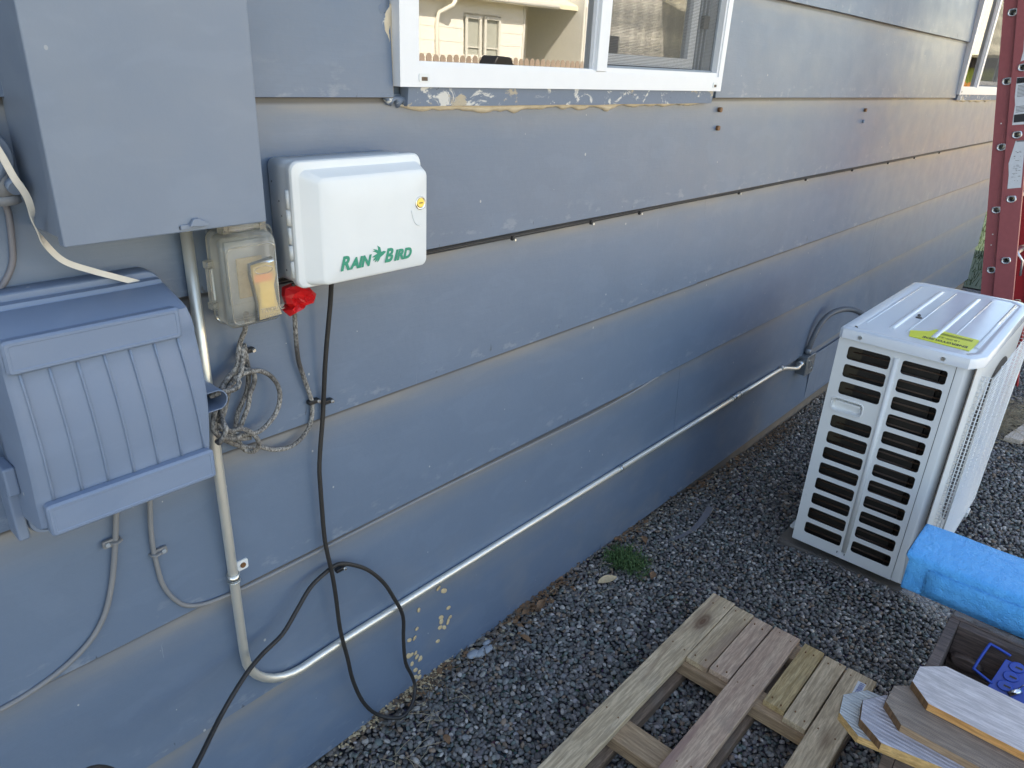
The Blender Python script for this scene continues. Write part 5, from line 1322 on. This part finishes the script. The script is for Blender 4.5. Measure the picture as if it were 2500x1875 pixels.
# ---------------------------------------------------------------- litter on the ground and the wall
def leafshape(L_, W_, curl, n=7):
    vs = []; 
    for i in range(n+1):
        a = i/n; w_ = W_*math.sin(math.pi*min(1, a*.97+.02))**.8; zc = curl*math.sin(a*math.pi*.9)
        vs += [(-L_/2+L_*a, -w_/2, zc+curl*.7), (-L_/2+L_*a, 0, zc), (-L_/2+L_*a, w_/2, zc+curl*.9)]
    return vs, [(i*3+j, i*3+j+1, (i+1)*3+j+1, (i+1)*3+j) for i in range(n) for j in range(2)]
def place_leaf(x, y, L_, W_, rot, curl, label, mat='dry_leaf', z=None):
    vs, fs = leafshape(L_, W_, curl); c, s = math.cos(rot), math.sin(rot); zz = ground_z(x)+.007 if z is None else z
    mb = MB(); mb.add([(x+a*c-b*s, y+a*s+b*c, zz+d) for a, b, d in vs], fs, True)
    o = mb.build('dry_leaf', mat, loc=(x, y, zz)); tag(o, label, 'leaf', 'dry leaves on the gravel'); return o
place_leaf(1.728, -.130, .074, .034, -.4, .006, 'large tan dry leaf on the gravel below the green weed', 'dry_seed')
place_leaf(1.327, -.115, .045, .020, 1.6, .008, 'dark brown curled leaf near the wall, left of the tan leaf', 'dry_leaf')
place_leaf(.925, -.200, .030, .018, 1.2, .005, 'small brown oval leaf on the gravel near the bottom edge', 'dry_leaf')
place_leaf(2.02, -.09, .045, .022, .8, .008, 'brown leaf on the gravel beyond the weed, near the wall', 'dry_leaf')
place_leaf(1.47, -.055, .055, .025, .3, .010, 'curled brown leaf lying against the wall above the dark leaf', 'dry_leaf')
place_leaf(1.86, -.225, .040, .022, .3, .006, 'dark crumpled leaf on the gravel between weed and pallet', 'dry_leaf')
def debris(name, mat, n, xs, spread, size, seed, zoff=.008, y0=-.006):
    rng = random.Random(seed); mb = MB()
    for _ in range(n):
        x = rng.choice(xs)+rng.gauss(0, spread[0]); y = y0-abs(rng.gauss(0, spread[1])); s = rng.uniform(*size)
        a = rng.uniform(0, 6.28); tl = rng.uniform(-.6, .6); c_, s_ = math.cos(a), math.sin(a); z = ground_z(x)+zoff+rng.uniform(-.002, .008)+.010*math.exp(-(y/.03)**2)
        w_ = s*rng.uniform(.25, .8)
        q = [(-s, -w_*.4, 0), (0, -w_, s*.3), (s, -w_*.3, 0), (s*.8, w_*.5, s*.25), (0, w_, 0), (-s*.7, w_*.6, s*.3)]
        mb.add([(x+p[0]*c_-p[1]*s_, y+p[0]*s_+p[1]*c_, z+p[2]+p[0]*tl*.5) for p in q], [(0, 1, 4, 5), (1, 2, 3, 4)], True)
    return stuff(mb.build(name, mat))
debris('dry_seed_litter', 'dry_seed', 420, [.78, .86, .93, .98, 1.02, 1.06], (.035, .016), (.0025, .0065), 1)
debris('leaf_litter', 'dry_debris', 330, [.85, .95, 1.05, 1.4, 1.45, 1.6, 1.95, 2.1], (.05, .022), (.003, .009), 2)
debris('leaf_litter', 'dry_leaf', 300, [1.0, 1.05, 1.4, 1.45, 1.5, 1.6, 2.0, 2.6, 2.9, 3.2, 3.4], (.06, .03), (.004, .013), 3)
debris('leaf_litter', 'dry_debris', 450, [2.4, 2.7, 3.0, 3.2, 3.3, 3.4, 3.5], (.12, .05), (.004, .010), 4)
debris('leaf_litter', 'straw', 120, [.75+.1*i for i in range(25)], (.1, .06), (.003, .009), 5)
# straw and twigs
def straws(name, mat, n, cx, cy, rad, seed, r=.0007, ln=(.03, .09), zup=.01):
    rng = random.Random(seed); mb = MB()
    for _ in range(n):
        x = cx+rng.gauss(0, rad[0]); y = cy+rng.gauss(0, rad[1]); 
        if y > -.01: y = -.01-abs(y)*.3
        a = rng.uniform(0, math.pi); l_ = rng.uniform(*ln)/2; z = ground_z(x)+.008+rng.uniform(0, zup)
        mb.tube([(x-l_*math.cos(a), min(-.005, y-l_*math.sin(a)), z), (x+l_*.1, y+rng.uniform(-.006, .006), z+.004), (x+l_*math.cos(a), min(-.005, y+l_*math.sin(a)), z+rng.uniform(0, .004))], r, 4)
    return stuff(mb.build(name, mat))
straws('dry_straw', 'straw', 26, .86, -.14, (.10, .06), 1)
straws('dry_straw', 'straw', 16, 1.9, -.15, (.2, .05), 2)
straws('dry_straw', 'straw', 420, 4.45, -.84, (.16, .05), 3, .001, (.05, .16), .03)
straws('dry_twigs', 'dry_debris', 40, 1.15, -.05, (.2, .03), 4, .0009)
# papery seeds stuck to the lowest board
seed0 = None
for (x, z) in ((1.096, .259), (1.077, .278), (1.006, .249), (1.112, .193), (1.084, .177), (1.084, .163), (1.109, .147), (1.117, .158), (1.078, .146), (1.094, .137), (1.069, .105), (.997, .193), (.97, .173), (.988, .168), (.99, .117), (.975, .121), (1.005, .089), (.986, .061), (.998, .028), (1.002, .086), (.964, .124), (.993, .102), (1.0, .045), (.985, .038), (.975, .09)):
    yb = -.0125+.0118*((z-.003)/.305)-.0022
    if seed0 is None:
        mb = MB(); mb.loft([[(.0058*math.cos(a)*s, -h, .0076*math.sin(a)*s) for a in [k*math.pi/6 for k in range(12)]] for s, h in ((1, -.001), (.9, .0012), (.35, .0006))], True)
        seed0 = o = mb.build('papery_seed', 'dry_seed'); tag(o, 'round papery tan seed stuck to the blue board beside the cord loop', 'seed', 'papery seeds stuck to the lowest board')
    else: o = seed0.copy(); COL.objects.link(o)
    o.location = (x, yb, z); o.rotation_euler = (random.uniform(-.3, .3), random.uniform(0, 3), random.uniform(-.3, .3)); k = random.uniform(.95, 1.4); o.scale = (k, 1, k)
# weed
def weed():
    rng = random.Random(5); mb = MB()
    for _ in range(620):
        x0, y0 = 1.862+rng.gauss(0, .026), -.115+rng.gauss(0, .034); a = rng.uniform(0, 6.28); l_ = rng.uniform(.02, .075)*rng.uniform(.5, 1); up = rng.uniform(.005, .035)
        d = Vector((math.cos(a), math.sin(a)*1.1, 0)); p = Vector((x0, y0, ground_z(x0)+.006)); w_ = rng.uniform(.0008, .0018); s = Vector((-d.y, d.x, 0))*w_
        m = p+d*l_*.55+V(0, 0, up); e = p+d*l_+V(0, 0, up*.7)
        if e.y > -.012: continue
        mb.add([p-s, p+s, m+s, m-s, e], [(0, 1, 2, 3), (3, 2, 4)])
    return tag(mb.build('green_weed', 'weed_green'), 'small green feathery weed growing in gravel beside the wall', 'weed')
weed()
# lint clump, plastic strip, plank scrap
def lint():
    mb = MB(); rng = random.Random(2)
    for _ in range(5):
        cx, cy, r_ = 1.20+rng.uniform(-.03, .04), -.05+rng.uniform(-.02, .01), rng.uniform(.008, .016)
        mb.loft([[(cx+r_*1.8*math.sin(b)*math.cos(a)*(1+.4*noise.noise(Vector((a, b, cx*40)))), cy+r_*math.sin(b)*math.sin(a), ground_z(cx)+.012+r_*.5*math.cos(b)) for a in [k*.5236 for k in range(12)]] for b in (.05, .6, 1.2, 1.8, 2.4, 3.0)], True)
    return tag(mb.build('lint_clump', 'foam_grey'), 'fluffy grey clump of lint lying against the foot of the wall', 'lint')
lint()
mb = MB(); P_ = smooth_path([(2.10, -.150, -.02), (2.18, -.175, -.015), (2.28, -.175, -.018), (2.42, -.150, -.022)], 5)
rings = []
for i, p in enumerate(P_):
    h = .004+.012*i/len(P_); rings.append([p+V(0, -h, .006), p+V(0, h, .004), p+V(0, h, .008), p+V(0, -h, .010)])
mb.loft(rings, False); tag(mb.build('plastic_strip', 'grey_strip'), 'thin grey torn plastic strip lying on gravel between wall and heat pump', 'plastic strip')
sw = thing('wood_scrap', 'pale knotty scrap of board on the gravel by the ladder foot', 'board', (4.4, -.95, -.06))
mb = MB(); mb.prism([(4.165, -.880), (4.178, -.950), (4.95, -1.10), (4.93, -1.01)], FLATF, -.072, -.048); mb.build('board', 'scrap_wood', sw, bevel=.002)
# flat flashing panel behind the heat pump on the lowest board
fp = MB(); fp.box((3.705, -.0150, .02), (4.25, -.0125, .262)); o = fp.build('vent_cover', 'box_paint', loc=(3.7, 0, .02)); tag(o, 'perforated blue vent panel on the low siding just right of the junction box', 'vent cover')
mb = MB()
for i in range(26):
    for j in (0, 1, 2): mb.cyl((3.725+.10*j, -.0154, .03+.0088*i), (3.725+.10*j, -.0148, .03+.0088*i), .0021, 6)
q = mb.build('perforation', 'grey_strip', o); q['kind'] = 'stuff'
# grass tufts past the end of the house
def tufts():
    rng = random.Random(9); mb = MB()
    for _ in range(9000):
        x = rng.uniform(7.5, 12.5); y = rng.uniform(-.5, 4.5); h = rng.uniform(.03, .12); a = rng.uniform(0, 6.28); w_ = rng.uniform(.003, .007)
        p = Vector((x, y, ground_z(9))); s = Vector((math.cos(a)*w_, math.sin(a)*w_, 0)); e = p+Vector((rng.gauss(0, .03), rng.gauss(0, .03), h))
        mb.add([p-s, p+s, e], [(0, 1, 2)])
    return stuff(mb.build('grass', 'grass_green'))
tufts()
